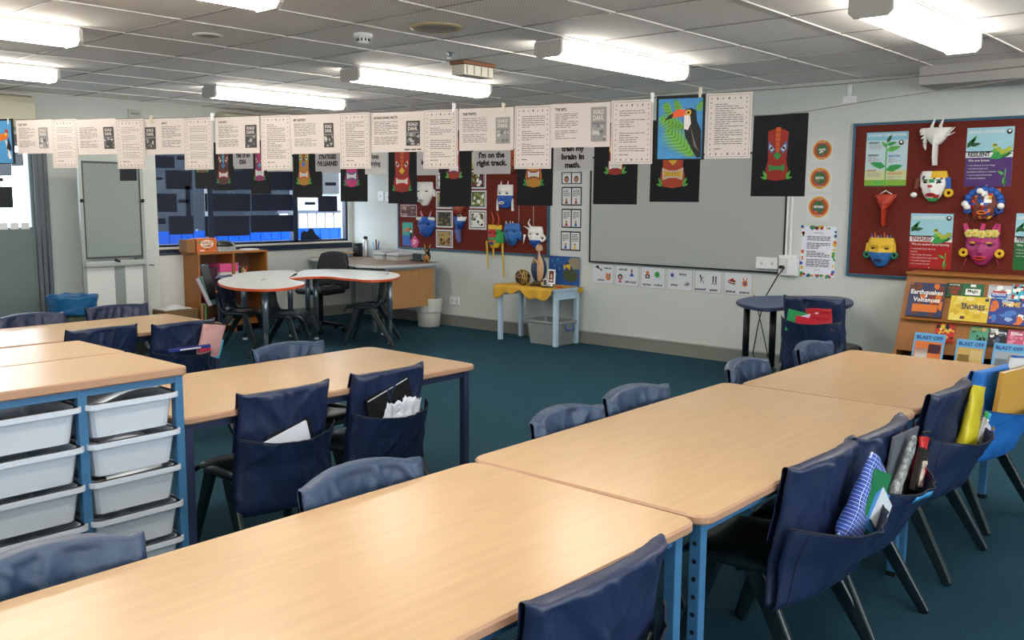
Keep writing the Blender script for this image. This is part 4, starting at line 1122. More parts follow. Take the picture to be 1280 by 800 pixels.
# ---- papier-mache masks
def outline(kind, a):
    c, s = math.cos(a), math.sin(a)
    if kind == 'oval': return .5*abs(c)**1 *0+.5, .5
    return .5, .5
def mask(label, px, colf, kind='chin', depth=.24, nose=.24, lips=RED, lipsm=None, eyem=INK, plane=FX, eyes=True, brow=None, sub=None):
    P, w, h = onB(*px, plane)
    t = thing('papier_mache_mask', label, 'mask', (P.x-.004, P.y-w/2, P.z+h/2), RZB, 'papier-mache masks pinned to the boards')
    def half(v):   # v 0 bottom..1 top -> half width fraction
        if kind == 'chin': return .5*(.22+.78*min(1, (v/.55))**.7) if v < .55 else .5*(1-.18*((v-.55)/.45)**2)
        if kind == 'square': return .5*(.45+.55*min(1, v/.35)**.6)
        if kind == 'goblet': return .5*(.13+.0*v) if v < .55 else .5*(.13+.87*((v-.55)/.45)**.6)
        return .5*math.sqrt(max(.02, 1-(2*v-1)**2*.92))
    D = w*depth
    def fn(u, v):
        s = 2*u-1; x = s*half(v)*w; z = (v-.5)*h
        d = D*(1-abs(s)**2.2)**.6*(.55+.45*math.sin(PI*min(1, max(0, v*.9+.08))))
        d += w*nose*.45*math.exp(-(s/.16)**2)*(1 if .38 < v < .72 else math.exp(-((v-.38)/.05)**2) if v <= .38 else math.exp(-((v-.72)/.08)**2))*(.4+.6*(.74-min(.74, v))/.36)
        d += w*.07*math.exp(-((v-.75)/.05)**2)*(1-abs(s))
        d += w*.06*math.exp(-((v-.22)/.07)**2)*math.exp(-(s/.45)**2)
        d -= w*.05*math.exp(-((v-.64)/.06)**2)*(math.exp(-((abs(s)-.45)/.2)**2))
        return (x, -max(0, d)-.002, z)
    mb = MB(); mb.grid(fn, 22, 26, None, mf=colf); mb.build('face', parent=t, solid=.004)
    yat = lambda s, v: fn((s+1)/2, v)
    if eyes:
        for s in (-.42, .42):
            q = yat(s, .63); MB().ball((q[0], q[1]-.001, q[2]), (w*.11, .009, h*.036), eyem, 12, 6).build('eye', parent=t)
            if brow: q = yat(s, .71); MB().ball((q[0], q[1]-.002, q[2]), (w*.12, .009, h*.03), brow, 12, 6).build('eyebrow', parent=t)
    if lips:
        q = yat(0, .22)
        pts = [(w*.15*math.cos(2*PI*k/16), q[1]-.006, q[2]+h*.045*math.sin(2*PI*k/16)) for k in range(16)]
        MB().tube(pts, w*.028, lips, n=6, closed=True).build('lips', parent=t)
        MB().ball((0, q[1]-.002, q[2]), (w*.12, .004, h*.03), INK, 10, 5).build('mouth', parent=t)
    return t, w, h, D, yat
def ring(t, x, y, z, R, r_, m, name='earring'):
    return MB().tube([(x+R*math.cos(2*PI*k/18), y, z+R*math.sin(2*PI*k/18)) for k in range(18)], r_, m, n=8, closed=True).build(name, parent=t)
def horn(t, pts, r0, m, name='horn'):
    n = len(pts); return MB().tube(pts, [r0*(1-.75*i/(n-1)) for i in range(n)], m, n=8).build(name, parent=t)
rnd = random.Random(7)
SPOT = {}
def spots(cols, seed, base, p=.35):
    def f(u, v):
        q = noise.cell(Vector((u*9+seed, v*9, seed*3.1)))
        return cols[int(abs(q)*997) % len(cols)] if abs(q) < p else base
    return f
# right board
# white beaked bird mask
t, w, h, D, ya = mask('white bird-like mask with long beak and two upright ears, top of the right pinboard', (1152, 160, 1190, 207), lambda u, v: WHT, kind='goblet', depth=.35, nose=.1, lips=None, eyes=False)
for s in (-.12, .16): horn(t, [(w*s, -.02, h*.3), (w*(s-.03), -.03, h*.55), (w*(s+.06), -.03, h*.74)], w*.09, WHT, 'ear')
for k in range(5): horn(t, [(-w*.3-.01*k*.3, -.03, h*(.38-.08*k)), (-w*.5+.012*k, -.05, h*(.32-.1*k))], w*.07, WHT, 'finger')
for s in (.36, .5): horn(t, [(w*.3, -.03, h*.25), (w*.62, -.04, h*s)], .007, WHT, 'stick')
MB().ball((-w*.42, -.03, h*.42), (.03, .025, .025), WHT).build('knob', parent=t)
# white mask with yellow hair and earrings
cf1 = lambda u, v: (YEL if u > .45 and v > .78 else GREEN if v < .12 or (abs(u-.5) < .08 and .6 < v < .75) else (RED if noise.cell(Vector((u*11, v*9, 1.3))) > .62 and v < .7 else (PURP if noise.cell(Vector((u*13, v*12, 8))) > .8 else WHT)))
t, w, h, D, ya = mask('white painted mask with yellow fringe, red lips and a yellow ring earring', (1149, 214, 1186, 252), cf1, kind='chin', brow=GREEN)
ring(t, w*.55, -.03, -h*.22, w*.11, w*.055, YEL)
MB().taper((w*.5, -.02, h*.28), (w*.56, -.03, -h*.08), (w*.16, .03), (w*.14, .03), BLU).build('ear', parent=t, bevel=.006)
MB().taper((-w*.52, -.02, h*.28), (-w*.55, -.03, -h*.1), (w*.14, .03), (w*.12, .03), BROWN).build('ear', parent=t, bevel=.006)
MB().ball((-w*.62, -.03, -h*.28), (w*.12, .02, h*.09), WHT).build('earring', parent=t)
# orange long-nosed mask
t, w, h, D, ya = mask('orange-red mask with a very long nose and a white cord loop', (1093, 243, 1121, 283), lambda u, v: M('#b3361f', .5), kind='goblet', depth=.4, nose=.15, lips=None, eyes=False)
for s in (-.16, .1): ring(t, w*s, -.05, h*.27, w*.05, .004, ORG, 'eye_ring')
MB().tube([(-w*.45, -.01, h*.42), (0, -.012, h*.62), (w*.45, -.01, h*.42)], .005, WHT, n=6).build('cord', parent=t)
# yellow and blue mask
t, w, h, D, ya = mask('mask with yellow upper face and blue lower face, striped feathers on top', (1084, 297, 1120, 333), lambda u, v: M('#2a6fb0', .5) if v < .5 else YEL, kind='chin', lips=M('#1b3a78', .5))
for k in range(7): MB().taper((w*(-.3+.1*k), -.01, h*.42), (w*(-.34+.11*k), -.02, h*(.62+.05*math.sin(k*2))), (w*.07, .008), (w*.03, .004), [M('#7a6fae', .6), ORG, M('#9aa0c0', .6)][k % 3]).build('feather', parent=t)
for s in (-1, 1): ring(t, s*w*.48, -.02, -h*.1, w*.09, w*.045, M('#1f7a5c', .5))
for s in (-1, 1): MB().taper((s*w*.45, -.015, h*.3), (s*w*.5, -.02, 0), (w*.1, .02), (w*.08, .02), YEL).build('ear', parent=t, bevel=.006)
# blue mask with clutter
t, w, h, D, ya = mask('blue-rimmed mask with patchwork brown face and white bows, under the RESILIENT poster', (1212, 236, 1250, 274), spots([BLU, WHT, YEL, RED, ORG], 3, BROWN, .45), kind='square', lips=ORG, eyes=False)
for k in range(9):
    a = PI*k/8; MB().ball((w*.56*math.cos(a), -.02, h*(.05+.42*math.sin(a))), (w*.13, .03, h*.13), BLU).build('roll', parent=t)
for x, z in ((-.1, .42), (.05, .33), (-.58, .0), (-.5, -.1), (.6, -.06)): MB().ball((w*x, -.06, h*z), (w*.12, .02, h*.1), WHT).build('bow', parent=t)
for s in (-1, 1):
    for q in (-.09, .05): horn(t, [(s*w*.5, -.02, -h*.15), (s*w*.52, -.03, -h*.42), (s*w*(.52+q), -.03, -h*.6)], .005, BROWN, 'wire')
for s in (-1, 1): ring(t, s*w*.52, -.03, -h*.2, w*.09, w*.05, BLU)
# magenta mask
t, w, h, D, ya = mask('magenta mask with a crown of yellow flowers and pink shards, lower right pinboard', (1206, 292, 1251, 331), lambda u, v: M('#a3306e', .5), kind='chin', brow=YEL, lips=RED)
for k in range(5):
    c = (w*(-.36+.18*k), -.05, h*(.5+.02*math.sin(k*2.2)))
    f = MB(); FL = M('#d8cf7a', .6)
    for j in range(6): f.ball((c[0]+.018*math.cos(j*PI/3), c[1], c[2]+.018*math.sin(j*PI/3)), (.016, .01, .016), FL, 8, 5)
    f.ball(c, (.012, .018, .012), YEL, 8, 5); f.build('flower', parent=t)
for x, a in ((-.42, -.1), (-.05, .06), (.25, .14), (.4, .02)): MB().taper((w*x, -.02, h*.5), (w*(x+a), -.02, h*.82), (w*.16, .006), (w*.1, .006), PINK).build('shard', parent=t)
for s in (-1, 1): ring(t, s*w*.5, -.03, -h*.12, w*.09, w*.05, YEL)
for s in (-1, 1): horn(t, [(s*w*.42, -.01, -h*.3), (s*w*.5, -.01, -h*.55)], .004, PINK, 'tassel')
# middle board
t, w, h, D, ya = mask('white mask with black lines and blue edge on the left of the middle pinboard', (522, 229, 543, 257), lambda u, v: WHT, kind='chin', lips=PAPG)
for k in range(6): MB().ball((w*(-.4+.16*k), -.03, h*.47), (w*.14, .02, h*.09), WHT).build('curl', parent=t)
MB().taper((w*.5, -.01, h*.2), (w*.56, -.01, -h*.1), (w*.16, .02), (w*.1, .02), WHT).build('ear', parent=t, bevel=.004)
t, w, h, D, ya = mask('blue mask with white fur brow and pink horns', (524, 271, 545, 296), lambda u, v: BLU, kind='chin', lips=M('#2c3f8f', .5))
for k in range(6): MB().ball((w*(-.42+.17*k), -.03, h*.4), (w*.13, .02, h*.09), WHT).build('curl', parent=t)
for s in (-1, 1): horn(t, [(s*w*.2, -.02, h*.45), (s*w*.32, -.02, h*.8)], .016, M('#c98aa6', .5))
t, w, h, D, ya = mask('blue and white mask with a long lilac nose', (568, 271, 584, 303), lambda u, v: WHT if v > .85 and u > .5 else (M('#6a76b8', .5) if v < .5 else BLU), kind='goblet', depth=.35, nose=.2, lips=None)
MB().tube([(-w*.4, -.01, h*.42), (0, -.012, h*.6), (w*.42, -.01, h*.35)], .005, WHT, n=6).build('cord', parent=t)
t, w, h, D, ya = mask('white-topped blue mask with an open white mouth and two dangling tassels', (623, 231, 642, 260), lambda u, v: WHT if v > .52 else BLU, kind='square', lips=WHT)
for s in (-.25, .2): horn(t, [(w*s, -.02, h*.42), (w*(s+.08), -.03, h*.66)], .013, WHT)
for s in (-1, 1): MB().taper((s*w*.48, -.01, -h*.1), (s*w*.5, -.01, -h*.62), (w*.1, .015), (w*.14, .015), WHT).build('tassel', parent=t, bevel=.004)
t, w, h, D, ya = mask('yellow, red and green mask with long yellow ribbons hanging below the pinboard', (611, 281, 628, 310), lambda u, v: YEL if (v < .25 or v > .8) else (GREEN if u > .72 or .35 < v < .45 else RED if v > .45 else ORG), kind='square', lips=M('#2a5ea0', .5))
for s in (-.1, .3): horn(t, [(w*s, -.02, h*.45), (w*(s+.1), -.03, h*.75), (w*(s-.05), -.03, h*1.05)], .013, M('#d6502a', .5))
for x, x2, L in ((-.55, -.4, 1.75), (-.05, 0, 1.3), (.6, .75, 2.1)):
    MB().taper((w*x, -.02, -h*.2), (w*x2, -.03, -h*(L-.5)), (w*.14, .004), (w*.1, .004), M('#cfae2c', .5)).taper((w*x2, -.03, -h*(L-.5)), (w*x2, -.03, -h*L+h*.35), (w*.1, .004), (w*.1, .004), M('#cfae2c', .5)).build('ribbon', parent=t)
MB().taper((w*.55, -.01, h*.2), (w*.62, -.02, -h*.25), (w*.25, .03), (w*.25, .03), GREEN).build('ear', parent=t, bevel=.006)
t, w, h, D, ya = mask('plain blue mask with pale spikes on its brow', (631, 279, 652, 307), lambda u, v: M('#2f6db8', .5), kind='chin', lips=M('#1b3f86', .5))
for s in (-.3, -.05, .1): horn(t, [(w*s, -.02, h*.42), (w*(s-.02), -.03, h*.6)], .01, WHT)
MB().ball((w*.5, -.02, -h*.05), (w*.12, .02, h*.2), M('#2f6db8', .5)).build('ear', parent=t)
t, w, h, D, ya = mask('white and blue mask with curved horns at the right of the middle pinboard', (661, 283, 680, 309), lambda u, v: WHT if v > .35 else BLU, kind='chin', lips=BLU)
horn(t, [(-w*.25, -.02, h*.4), (-w*.4, -.03, h*.65), (-w*.3, -.03, h*.85)], .016, WHT); horn(t, [(-w*.35, -.02, h*.35), (-w*.7, -.03, h*.5)], .013, WHT)
for x in (-.6, .05): horn(t, [(w*x, -.04, h*.1), (w*(x-.05), -.05, -h*.35)], .014, WHT, 'tassel')
ring(t, w*.5, -.02, -h*.05, w*.14, .014, WHT, 'ear_curl')
t, w, h, D, ya = mask('red mask mostly hidden behind a hanging painting, middle pinboard', (566, 252, 582, 268), lambda u, v: M('#9a4a3a', .5), kind='chin')
t, w, h, D, ya = mask('tall red and cream mask peeking between two hanging papers', (637, 188, 648, 216), lambda u, v: M('#b04a28', .5) if v > .3 else BROWN, kind='square', depth=.5, lips=WHT)
for px, lb in (((649, 256, 651, 281), 'white cord hanging on the pinboard above the plain blue mask'), ((667, 258, 668.5, 283), 'white cord hanging on the pinboard above the horned mask')):
    P, w, h = onB(*px, FX); tag(MB().tube([(0, -.006, h), (.004, -.008, h/2), (0, -.006, 0)], .004, M('#b9a8a0', .6), n=5).build('white_string', loc=P, rz=RZB), lb, 'cord')
# ---- framed photos on the middle board
ph = [((545, 216, 566, 236), 'top photo of the left column, mostly behind a hanging painting', [YEL, M('#5c6d3a', .6), DARK, WHT]), ((545, 239, 566, 261), 'second photo of the left column on the middle pinboard', [M('#a58f3f', .6), M('#48572c', .6), DARK]),
      ((545, 263, 566, 284.5), 'third photo of the left column on the middle pinboard, dark figures on grass', [M('#7d7a35', .6), DARK, M('#3c3a22', .6)]), ((545, 287, 566, 309.5), 'bottom photo of the left column on the middle pinboard', [M('#b59a5a', .6), M('#7d4a2c', .6), DARK]),
      ((587, 213, 607.5, 236), 'top framed photo of the right column, a dark crowd', [DARK, M('#8e8f4c', .6), WHT, M('#6b2a22', .6)]), ((587, 238, 608, 260.5), 'middle framed photo of the right column, a pale shirt outdoors', [M('#9a9a55', .6), WHT, M('#56682f', .6)]),
      ((586, 262.5, 608, 287), 'bottom framed photo of the right column, a row of standing figures', [DARK, M('#a8a57c', .6), M('#55503a', .6), WHT])]
for px, lb, cols in ph:
    P, w, h = onB(*px, FX); A = Art(w, h, PAPW, th=.003)
    A.border(w*.07, w*.035, INK).frect(.13, .12, .87, .88, cols[-1] if cols[-1] != DARK else cols[0], l=1); A.blotch(w*.15, h*.15, w*.85, h*.85, cols, 26, int(px[0]+px[1]), l=2)
    A.place('framed_photo', P, RZB, label=lb, cat='photo', group='photos on the middle pinboard')
P, w, h = onB(588, 187, 596, 211, FX); A = Art(w+.02, h, M('#d9e0b8', .6)); A.blotch(0, 0, w, h, [LEAF, WHT, YEL, CYAN, INK], 16, 5, l=2); A.place('drawing', P, RZB, label='narrow colourful drawing showing left of the right track paper', cat='drawing')
P, w, h = onB(501, 256, 521, 271, FX); A = Art(w, h, M('#5e3b33', .6)); A.blotch(0, 0, w, h, [M('#8a5f50', .6), M('#3b2320', .6), M('#a98474', .6)], 14, 9, l=2).border(0, .006, PAPW, 4); A.place('photo_print', P, RZB, label='brown blurry print below the red-faced hanging painting', cat='photo')
# toucan picture and pink tag on the pinboard corner
P, w, h = onB(503, 278, 516, 307, FX); A = Art(w, h, M('#2f9a8a', .6)); A.frect(0, 0, 1, .45, BLU)
A.poly([(w*.1, h*.66), (w*.7, h*.78), (w*.8, h*.66), (w*.3, h*.6)], ORG, 2).poly([(w*.7, h*.8), (w*.95, h*.7), (w, h*.3), (w*.75, h*.12), (w*.7, h*.6)], INK, 2).disc(w*.84, h*.62, w*.1, WHT, 3)
A.place('painting', P, RZB, label='small teal and blue toucan painting in the lower left corner of the middle pinboard', cat='painting')
P, w, h = onB(513, 294, 524, 310, FX-.004); A = Art(w, h, PINK, shape=[(0, h*.55), (w*.5, h), (w, h*.5), (w*.7, 0), (w*.2, h*.1)]); A.para(w*.3, h*.3, w*.7, h*.7, 3, WHT, 3); A.place('pink_tag', P, RZB, label='torn pink paper tag by the small toucan painting', cat='paper')

# ---- wall papers near the whiteboard
def facecard(px, label, seed, head):
    P, w, h = onB(*px, XB-.002); A = Art(w, h, INK, th=.002)
    for k in (0, 1):
        x0 = w*(.05+.48*k); A.rect(x0, h*.07, x0+w*.42, h*.93, PAPW, 1)
        if head: A.text(['NUMBERS', 'TALK'][k], x0+w*.03, h*.8, h*.08, INK, w=w*.36, l=2); A.disc(x0+w*.21, h*.4, w*.11, M('#3a211a', .6), 2, rz=h*.28).disc(x0+w*.21, h*.36, w*.075, M('#b07a5a', .6), 3, rz=h*.2)
        else:
            A.para(x0+w*.05, h*.5, x0+w*.38, h*.88, 5, INK, seed+k, l=2)
            A.disc(x0+w*.2, h*.33, w*.05, M('#b58a4a', .6), 3).poly([(x0+w*.12, h*.1), (x0+w*.28, h*.1), (x0+w*.2, h*.36)], [BLU, YEL, BROWN, RED][(seed+k) % 4], 2)
    return A.place('wall_card', P, RZB, label=label, cat='card', group='small double cards stacked left of the whiteboard')
facecard((702, 215, 727, 230), 'topmost double card left of the whiteboard, two faces', 1, True)
facecard((702, 233.5, 727, 257), 'second double card from the top left of the whiteboard', 2, False)
facecard((702, 261, 726.5, 285), 'third double card from the top left of the whiteboard', 3, False)
facecard((701, 289, 725.5, 313.5), 'lowest double card left of the whiteboard, above the blue painting', 4, False)
def icon(A, k, x, z, s, l=2):
    if k == 'broom': A.line((x-s, z+s*.3), (x+s, z-s*.5), s*.25, INK, l).disc(x-s*.2, z+s*.2, s*.4, INK, l).poly([(x+s*.5, z-s*.2), (x+s*1.2, z-s*.3), (x+s, z-s*.9)], INK, l)
    if k == 'bear': A.disc(x, z, s*.8, ORG, l).disc(x-s*.5, z+s*.7, s*.3, ORG, l).disc(x+s*.5, z+s*.7, s*.3, ORG, l).disc(x+s*.1, z+s*.1, s*.3, CYAN, l+1)
    if k == 'girl': A.disc(x, z+s*.4, s*.7, INK, l).disc(x, z+s*.3, s*.4, M('#d9a58a', .6), l+1).poly([(x-s*.6, z-s), (x+s*.6, z-s), (x, z)], PINK, l+2)
    if k == 'wizard': A.poly([(x-s*.7, z-s), (x+s*.7, z-s), (x, z+s*.2)], BLU, l).disc(x, z+s*.1, s*.25, ORG, l+1).poly([(x-s*.3, z+s*.2), (x+s*.3, z+s*.2), (x, z+s)], INK, l)
    if k == 'boy': A.disc(x, z+s*.5, s*.45, ORG, l).rect(x-s*.6, z-s*.8, x+s*.6, z+s*.1, INK, l).rect(x-s*.3, z-s*.5, x+s*.3, z-s*.2, WHT, l+1)
    if k == 'green': A.disc(x-s*.2, z+s*.2, s*.7, GREEN, l).poly([(x+s*.1, z-s*.3), (x+s, z-s*.1), (x+s*.5, z-s*.9)], PAPG, l+1)
    if k == 'sun': A.disc(x, z, s*.45, M('#22409a', .5), l); [A.line((x+s*.55*math.cos(a), z+s*.55*math.sin(a)), (x+s*.9*math.cos(a), z+s*.9*math.sin(a)), s*.08, BLU, l) for a in [i*PI/4 for i in range(8)]]
    if k == 'cloud': [A.disc(x+s*dx, z+s*dz, s*.42, INKL, l).disc(x+s*dx, z+s*dz, s*.37, PAPG, l+1) for dx, dz in ((-.4, 0), (.1, .2), (.4, -.1), (0, -.2))]
    if k == 'runner': A.disc(x-s*.3, z+s*.8, s*.22, INK, l).line((x-s*.3, z+s*.7), (x, z-s*.1), s*.3, INK, l).line((x, z), (x+s*.7, z-s*.9), s*.16, INK, l).line((x-.0, z), (x-s*.3, z-s*.8), s*.16, INK, l).line((x-s*.2, z+s*.4), (x+s*.7, z+s*.4), s*.12, INK, l)
    if k == 'walk': [A.disc(x+s*d, z+s*.75, s*.2, INK, l).line((x+s*d, z+s*.6), (x+s*d, z-s*.2), s*.3, INK, l).line((x+s*d, z-s*.1), (x+s*(d-.25), z-s), s*.14, INK, l).line((x+s*d, z-s*.1), (x+s*(d+.25), z-s), s*.14, INK, l) for d in (-.35, .35)]
    if k == 'cake': A.poly([(x-s, z), (x+s*.2, z+s*.7), (x+s, z), (x+s*.9, z-s*.8), (x-s*.8, z-s*.4)], BROWN, l).poly([(x-s, z), (x+s*.2, z+s*.7), (x+s, z), (x, z+s*.1)], RED, l+1).line((x-s*.8, z-s*.1), (x+s, z-s*.4), s*.15, WHT, l+1)
    if k == 'hand': A.disc(x, z-s*.3, s*.65, ORG, l).disc(x, z-s*.3, s*.25, BLU, l+1).line((x-s*.2, z), (x-s*.4, z+s), s*.25, ORG, l).line((x+s*.2, z), (x+s*.5, z+s), s*.25, ORG, l)
cards = [((740, 330, 767, 354.5), ('witch', 'which'), (.72, .76, .42, .14), (('broom', .3, .8), ('bear', .76, .35))), ((769.5, 332, 798.5, 357.5), ('aloud', 'allowed'), (.32, .76, .65, .16), (('wizard', .7, .68), ('girl', .2, .35))),
         ((801, 334, 831.5, 360.5), ('write', 'right'), (.25, .12, .72, .12), (('boy', .28, .62), ('green', .7, .62))), ((834, 336.5, 865.5, 363), ('blue', 'blew'), (.62, .72, .3, .2), (('sun', .2, .7), ('cloud', .8, .32))),
         ((868.5, 338.5, 902, 366), ('passed', 'past'), (.22, .1, .72, .1), (('runner', .25, .6), ('walk', .74, .58))), ((905, 340.5, 940.5, 369), ('piece', 'peace'), (.25, .1, .74, .1), (('cake', .27, .6), ('hand', .74, .58)))]
for px, tx, q, ics in cards:
    P, w, h = onB(*px, XB-.002); A = Art(w, h, INKL); A.rect(.004, .004, w-.004, h-.004, M('#d4d8de', .4), 1)
    for (s_, x, z) in ((tx[0], q[0], q[1]), (tx[1], q[2], q[3])): A.text(s_, w*x, h*z, h*.11, INK, align='c', w=w*.062*len(s_)+w*.03, bold=.03, l=3)
    for k, x, z in ics: icon(A, k, w*x, h*z, h*.2, 2)
    A.place('word_card', P, RZB, label='laminated word card reading %s and %s below the whiteboard' % tx, cat='card', group='word cards in a row under the whiteboard')
for i, (px, s_) in enumerate((((1014, 172, 1042, 204), 'SAFE'), ((1010, 207, 1040, 240), 'RESPECTFUL'), ((1008.5, 243, 1038.5, 276), 'RESPONSIBLE'))):
    P, w, h = onB(*px, XB-.002); A = Art(w, h, M('#cfd3d3', .4)); c = (w*.5, h*.52)
    A.disc(*c, w*.48, PAPW, 1, n=32).disc(*c, w*.43, M('#d9a12c', .4), 2, n=32).disc(*c, w*.36, M('#b3432b', .4), 3, n=32).disc(*c, w*.25, M('#2f6a38', .5), 4, n=28)
    A.blotch(w*.32, h*.3, w*.68, h*.5, [RED, BLU, ORG, WHT, BROWN], 6, i+3, l=5).text(s_, c[0], c[1]-h*.03, h*.09, WHT, align='c', w=w*(.3+.05*i), bold=.03, l=7)
    A.text('I CAN BE', c[0], c[1]+h*.27, h*.045, WHT, align='c', l=7).text('AT SCHOOL', c[0], c[1]-h*.33, h*.045, WHT, align='c', l=7)
    A.place('round_badge_sheet', P, RZB, label='laminated sheet with a round gold badge reading %s' % s_, cat='sign', group='three round badges left of the pinboard')
P, w, h = onB(1001, 283, 1044, 346, XB-.002); A = Art(w, h, M('#e4e8f2', .5)); r = random.Random(3)
for k in range(70):
    side = k % 4; q = r.random(); d = r.uniform(.01, .06)
    x, z = ((q*w, d*h*.7), (q*w, h-d*h*.7), (d*w, q*h), (w-d*w, q*h))[side]
    A.disc(x, z, r.uniform(.008, .016), [RED, YEL, GREEN, BLU, ORG, LEAF][r.randrange(6)], 1+.1*(k % 5), n=7)
A.text('Room Rules', w*.5, h*.86, h*.028, INK, align='c', l=3); A.para(w*.17, h*.2, w*.85, h*.82, 19, INK, 8, l=3, gaps=(3, 8, 13)); A.text('Thank you', w*.5, h*.13, h*.022, INK, align='c', l=3)
A.place('letter_poster', P, RZB, label='printed letter with a multicoloured fruit border beside the pinboard', cat='poster')
# sockets and switches
def outlet(px, label, n=2, cat='socket', depth=.012, rows=1):
    P, w, h = onB(*px, XB); mb = MB().box(0, w, -depth, 0, 0, h, WHITEP)
    t = thing('wall_socket' if cat == 'socket' else 'light_switch', label, cat, P, RZB)
    mb.build('plate', parent=t, bevel=.003)
    mb = MB()
    for k in range(n): x = w*(.5+k)/n; mb.box(x-.008, x-.004, -depth-.001, -depth, h*.35, h*.6, INK).box(x+.004, x+.008, -depth-.001, -depth, h*.35, h*.6, INK)
    mb.build('slots', parent=t)
outlet((563, 371, 574.5, 381), 'small white double socket low on the wall above the skirting, left of the small table')
outlet((473, 239, 480, 251), 'left white light switch by the room corner', 1, 'light switch'); outlet((482, 240, 490, 252), 'right white light switch by the room corner', 1, 'light switch')
outlet((947, 321.5, 974, 336), 'horizontal white socket on the lower right corner of the whiteboard', 2, depth=.035)
P, w, h = onB(976, 319, 999, 344, XB)
t = thing('power_box', 'white power box with a plugged cable at the whiteboard corner', 'power box', P, RZB)
MB().box(0, w, -.05, 0, 0, h, WHITEP).build('box_body', parent=t, bevel=.004)
MB().box(.01, w*.5, -.062, -.05, h*.12, h*.85, M('#d4d6d6', .4)).build('socket_plate', parent=t, bevel=.002)
MB().box(w*.15, w*.35, -.1, -.06, h*.35, h*.5, DARK).build('plug', parent=t, bevel=.003)
a = atx(981, 334, XB-.1); b_ = atx(972, 345, XB-.13); c = atx(958, 369, XB-.08); d = atz(951, 386, .5); 
cab = spl = [a, b_, c, Vector((XB-.06, c.y+.03, .62)), Vector((XB-.05, c.y+.08, .4)), Vector((XB-.1, c.y+.1, .12)), Vector((XB-.15, c.y, .01)), Vector((7.3, c.y-.2, .008))]
tag(MB().tube(cab, .006, DARK, n=6).build('power_cable'), 'black cable dropping from the power box behind the dark blue table', 'cable')
e = atx(950, 380, XB-.12)
tag(MB().tube([Vector((XB-.12, e.y+.06, .66)), Vector((XB-.12, e.y-.02, .4)), Vector((XB-.14, e.y-.1, .15)), Vector((XB-.2, e.y-.12, .01))], .005, DARK, n=6).build('power_cable'), 'thin black cable hanging between the legs of the dark blue table', 'cable')

# ---- books on the display
NT = (1, 0, -.37); PT = (7.53-.022, 0, .95); TILT = -math.atan(.37)
def dbook(px, base, label, texts=(), blobs=None, th=.012, lift=0, seed=1, bars=()):
    PP = (PT[0]-lift, 0, PT[2])
    l, t_, r_, b_ = px; cx, cy_ = (l+r_)/2, (t_+b_)/2
    L, R = atp(l, cy_, PP, NT), atp(r_, cy_, PP, NT); B, T_ = atp(cx, b_, PP, NT), atp(cx, t_, PP, NT)
    w = abs(L.y-R.y); h = (T_-B).length
    P = Vector((B.x, L.y, B.z))
    t = thing('picture_book', label, 'book', P, rot=(TILT, 0, RZB), group='books facing out on the display')
    A = Art(w, h, base, th=.0015)
    if blobs: A.blotch(w*.02, h*.02, w*.98, h*.98, blobs, 22, seed, l=1)
    for q in bars: A.frect(*q[:4], q[4], l=4)
    for s_, x, z, hh, m, ww in texts: A.text(s_, w*x, h*z, h*hh, m, w=w*ww if ww else None, align='c', bold=.025, l=6)
    A.place('cover', (0, 0, 0), 0, parent=t)
    MB().box(.002, w-.003, .002, th, .003, h-.003, PAPW).build('pages', parent=t)
    MB().box(0, w, th, th+.0015, 0, h, base).box(-.002, 0, 0, th+.0015, 0, h, base).build('back_cover', parent=t)
    return t
NB = M('#26305a', .35); GRN = M('#1f4a2e', .4); BRN = M('#5e2d1c', .4); VOL = M('#d4701f', .4)
dbook((1135, 354, 1180, 396), NB, 'large book titled Earthquakes & Volcanoes, left on the upper shelf', [('Earthquakes', .5, .66, .13, WHT, .9), ('&', .5, .57, .07, WHT, .07), ('Volcanoes', .52, .44, .13, WHT, .75)], [BRN, VOL, M('#7a2f1c', .4), NB], seed=4, bars=((.15, .14, .85, .36, VOL),), lift=.012)
dbook((1183, 354, 1202, 372), GRN, 'small dark green book with red title, second on the upper shelf', [('WOLF', .5, .55, .18, RED, .7), ('GIRL', .5, .3, .18, RED, .6), ('AUTHOR', .5, .84, .08, WHT, .7)], [GRN, M('#2e5a3a', .4), BROWN], seed=6)
dbook((1203, 355, 1230, 374), M('#23663f', .4), 'green book with a white splash, third on the upper shelf', [('Magic', .5, .42, .2, GRN, .5)], None, bars=((.15, .25, .85, .65, WHT), (.35, .78, .6, .95, WHT)))
dbook((1187, 371, 1236, 402), M('#e0c23a', .4), 'wide yellow book titled Snores, in front on the upper shelf', [('SNORES', .6, .48, .2, NB, .6), ('the', .35, .66, .1, NB, .15)], [M('#e8d98a', .4), M('#d2b02c', .4), M('#e6cf60', .4)], seed=9, lift=.03, bars=((.88, .84, .97, .95, NB), (.3, .08, .42, .2, BROWN)))
dbook((1235, 357, 1264, 378), M('#b9bcc4', .4), 'grey patterned book with a red and blue banner, upper shelf', [('SCHOOL', .5, .38, .14, WHT, .6)], [WHT, INKG, INKL, CYAN], seed=12, bars=((.15, .28, .85, .52, BLU), (.2, .55, .8, .66, RED)))
dbook((1265, 356, 1292, 378), M('#3fb2cc', .4), 'turquoise book with black figures at the right edge, upper shelf', [('Stomp', .6, .8, .1, INK, .5)], [INK, WHT, RED], seed=13)
dbook((1236, 375, 1286, 406), M('#243f8f', .4), 'wide blue book titled Home, right end of the upper shelf', [('HOME', .55, .72, .2, YEL, .45)], [M('#3c78c0', .4), ORG, WHT, M('#243f8f', .4), M('#9ab4d8', .4)], seed=14, lift=.03)
dbook((1169, 405, 1193, 428), M('#c42a22', .4), 'small red and yellow comic, left on the lower shelf', [('ZAP', .5, .5, .25, YEL, .7)], [YEL, WHT, RED, INK], seed=15)
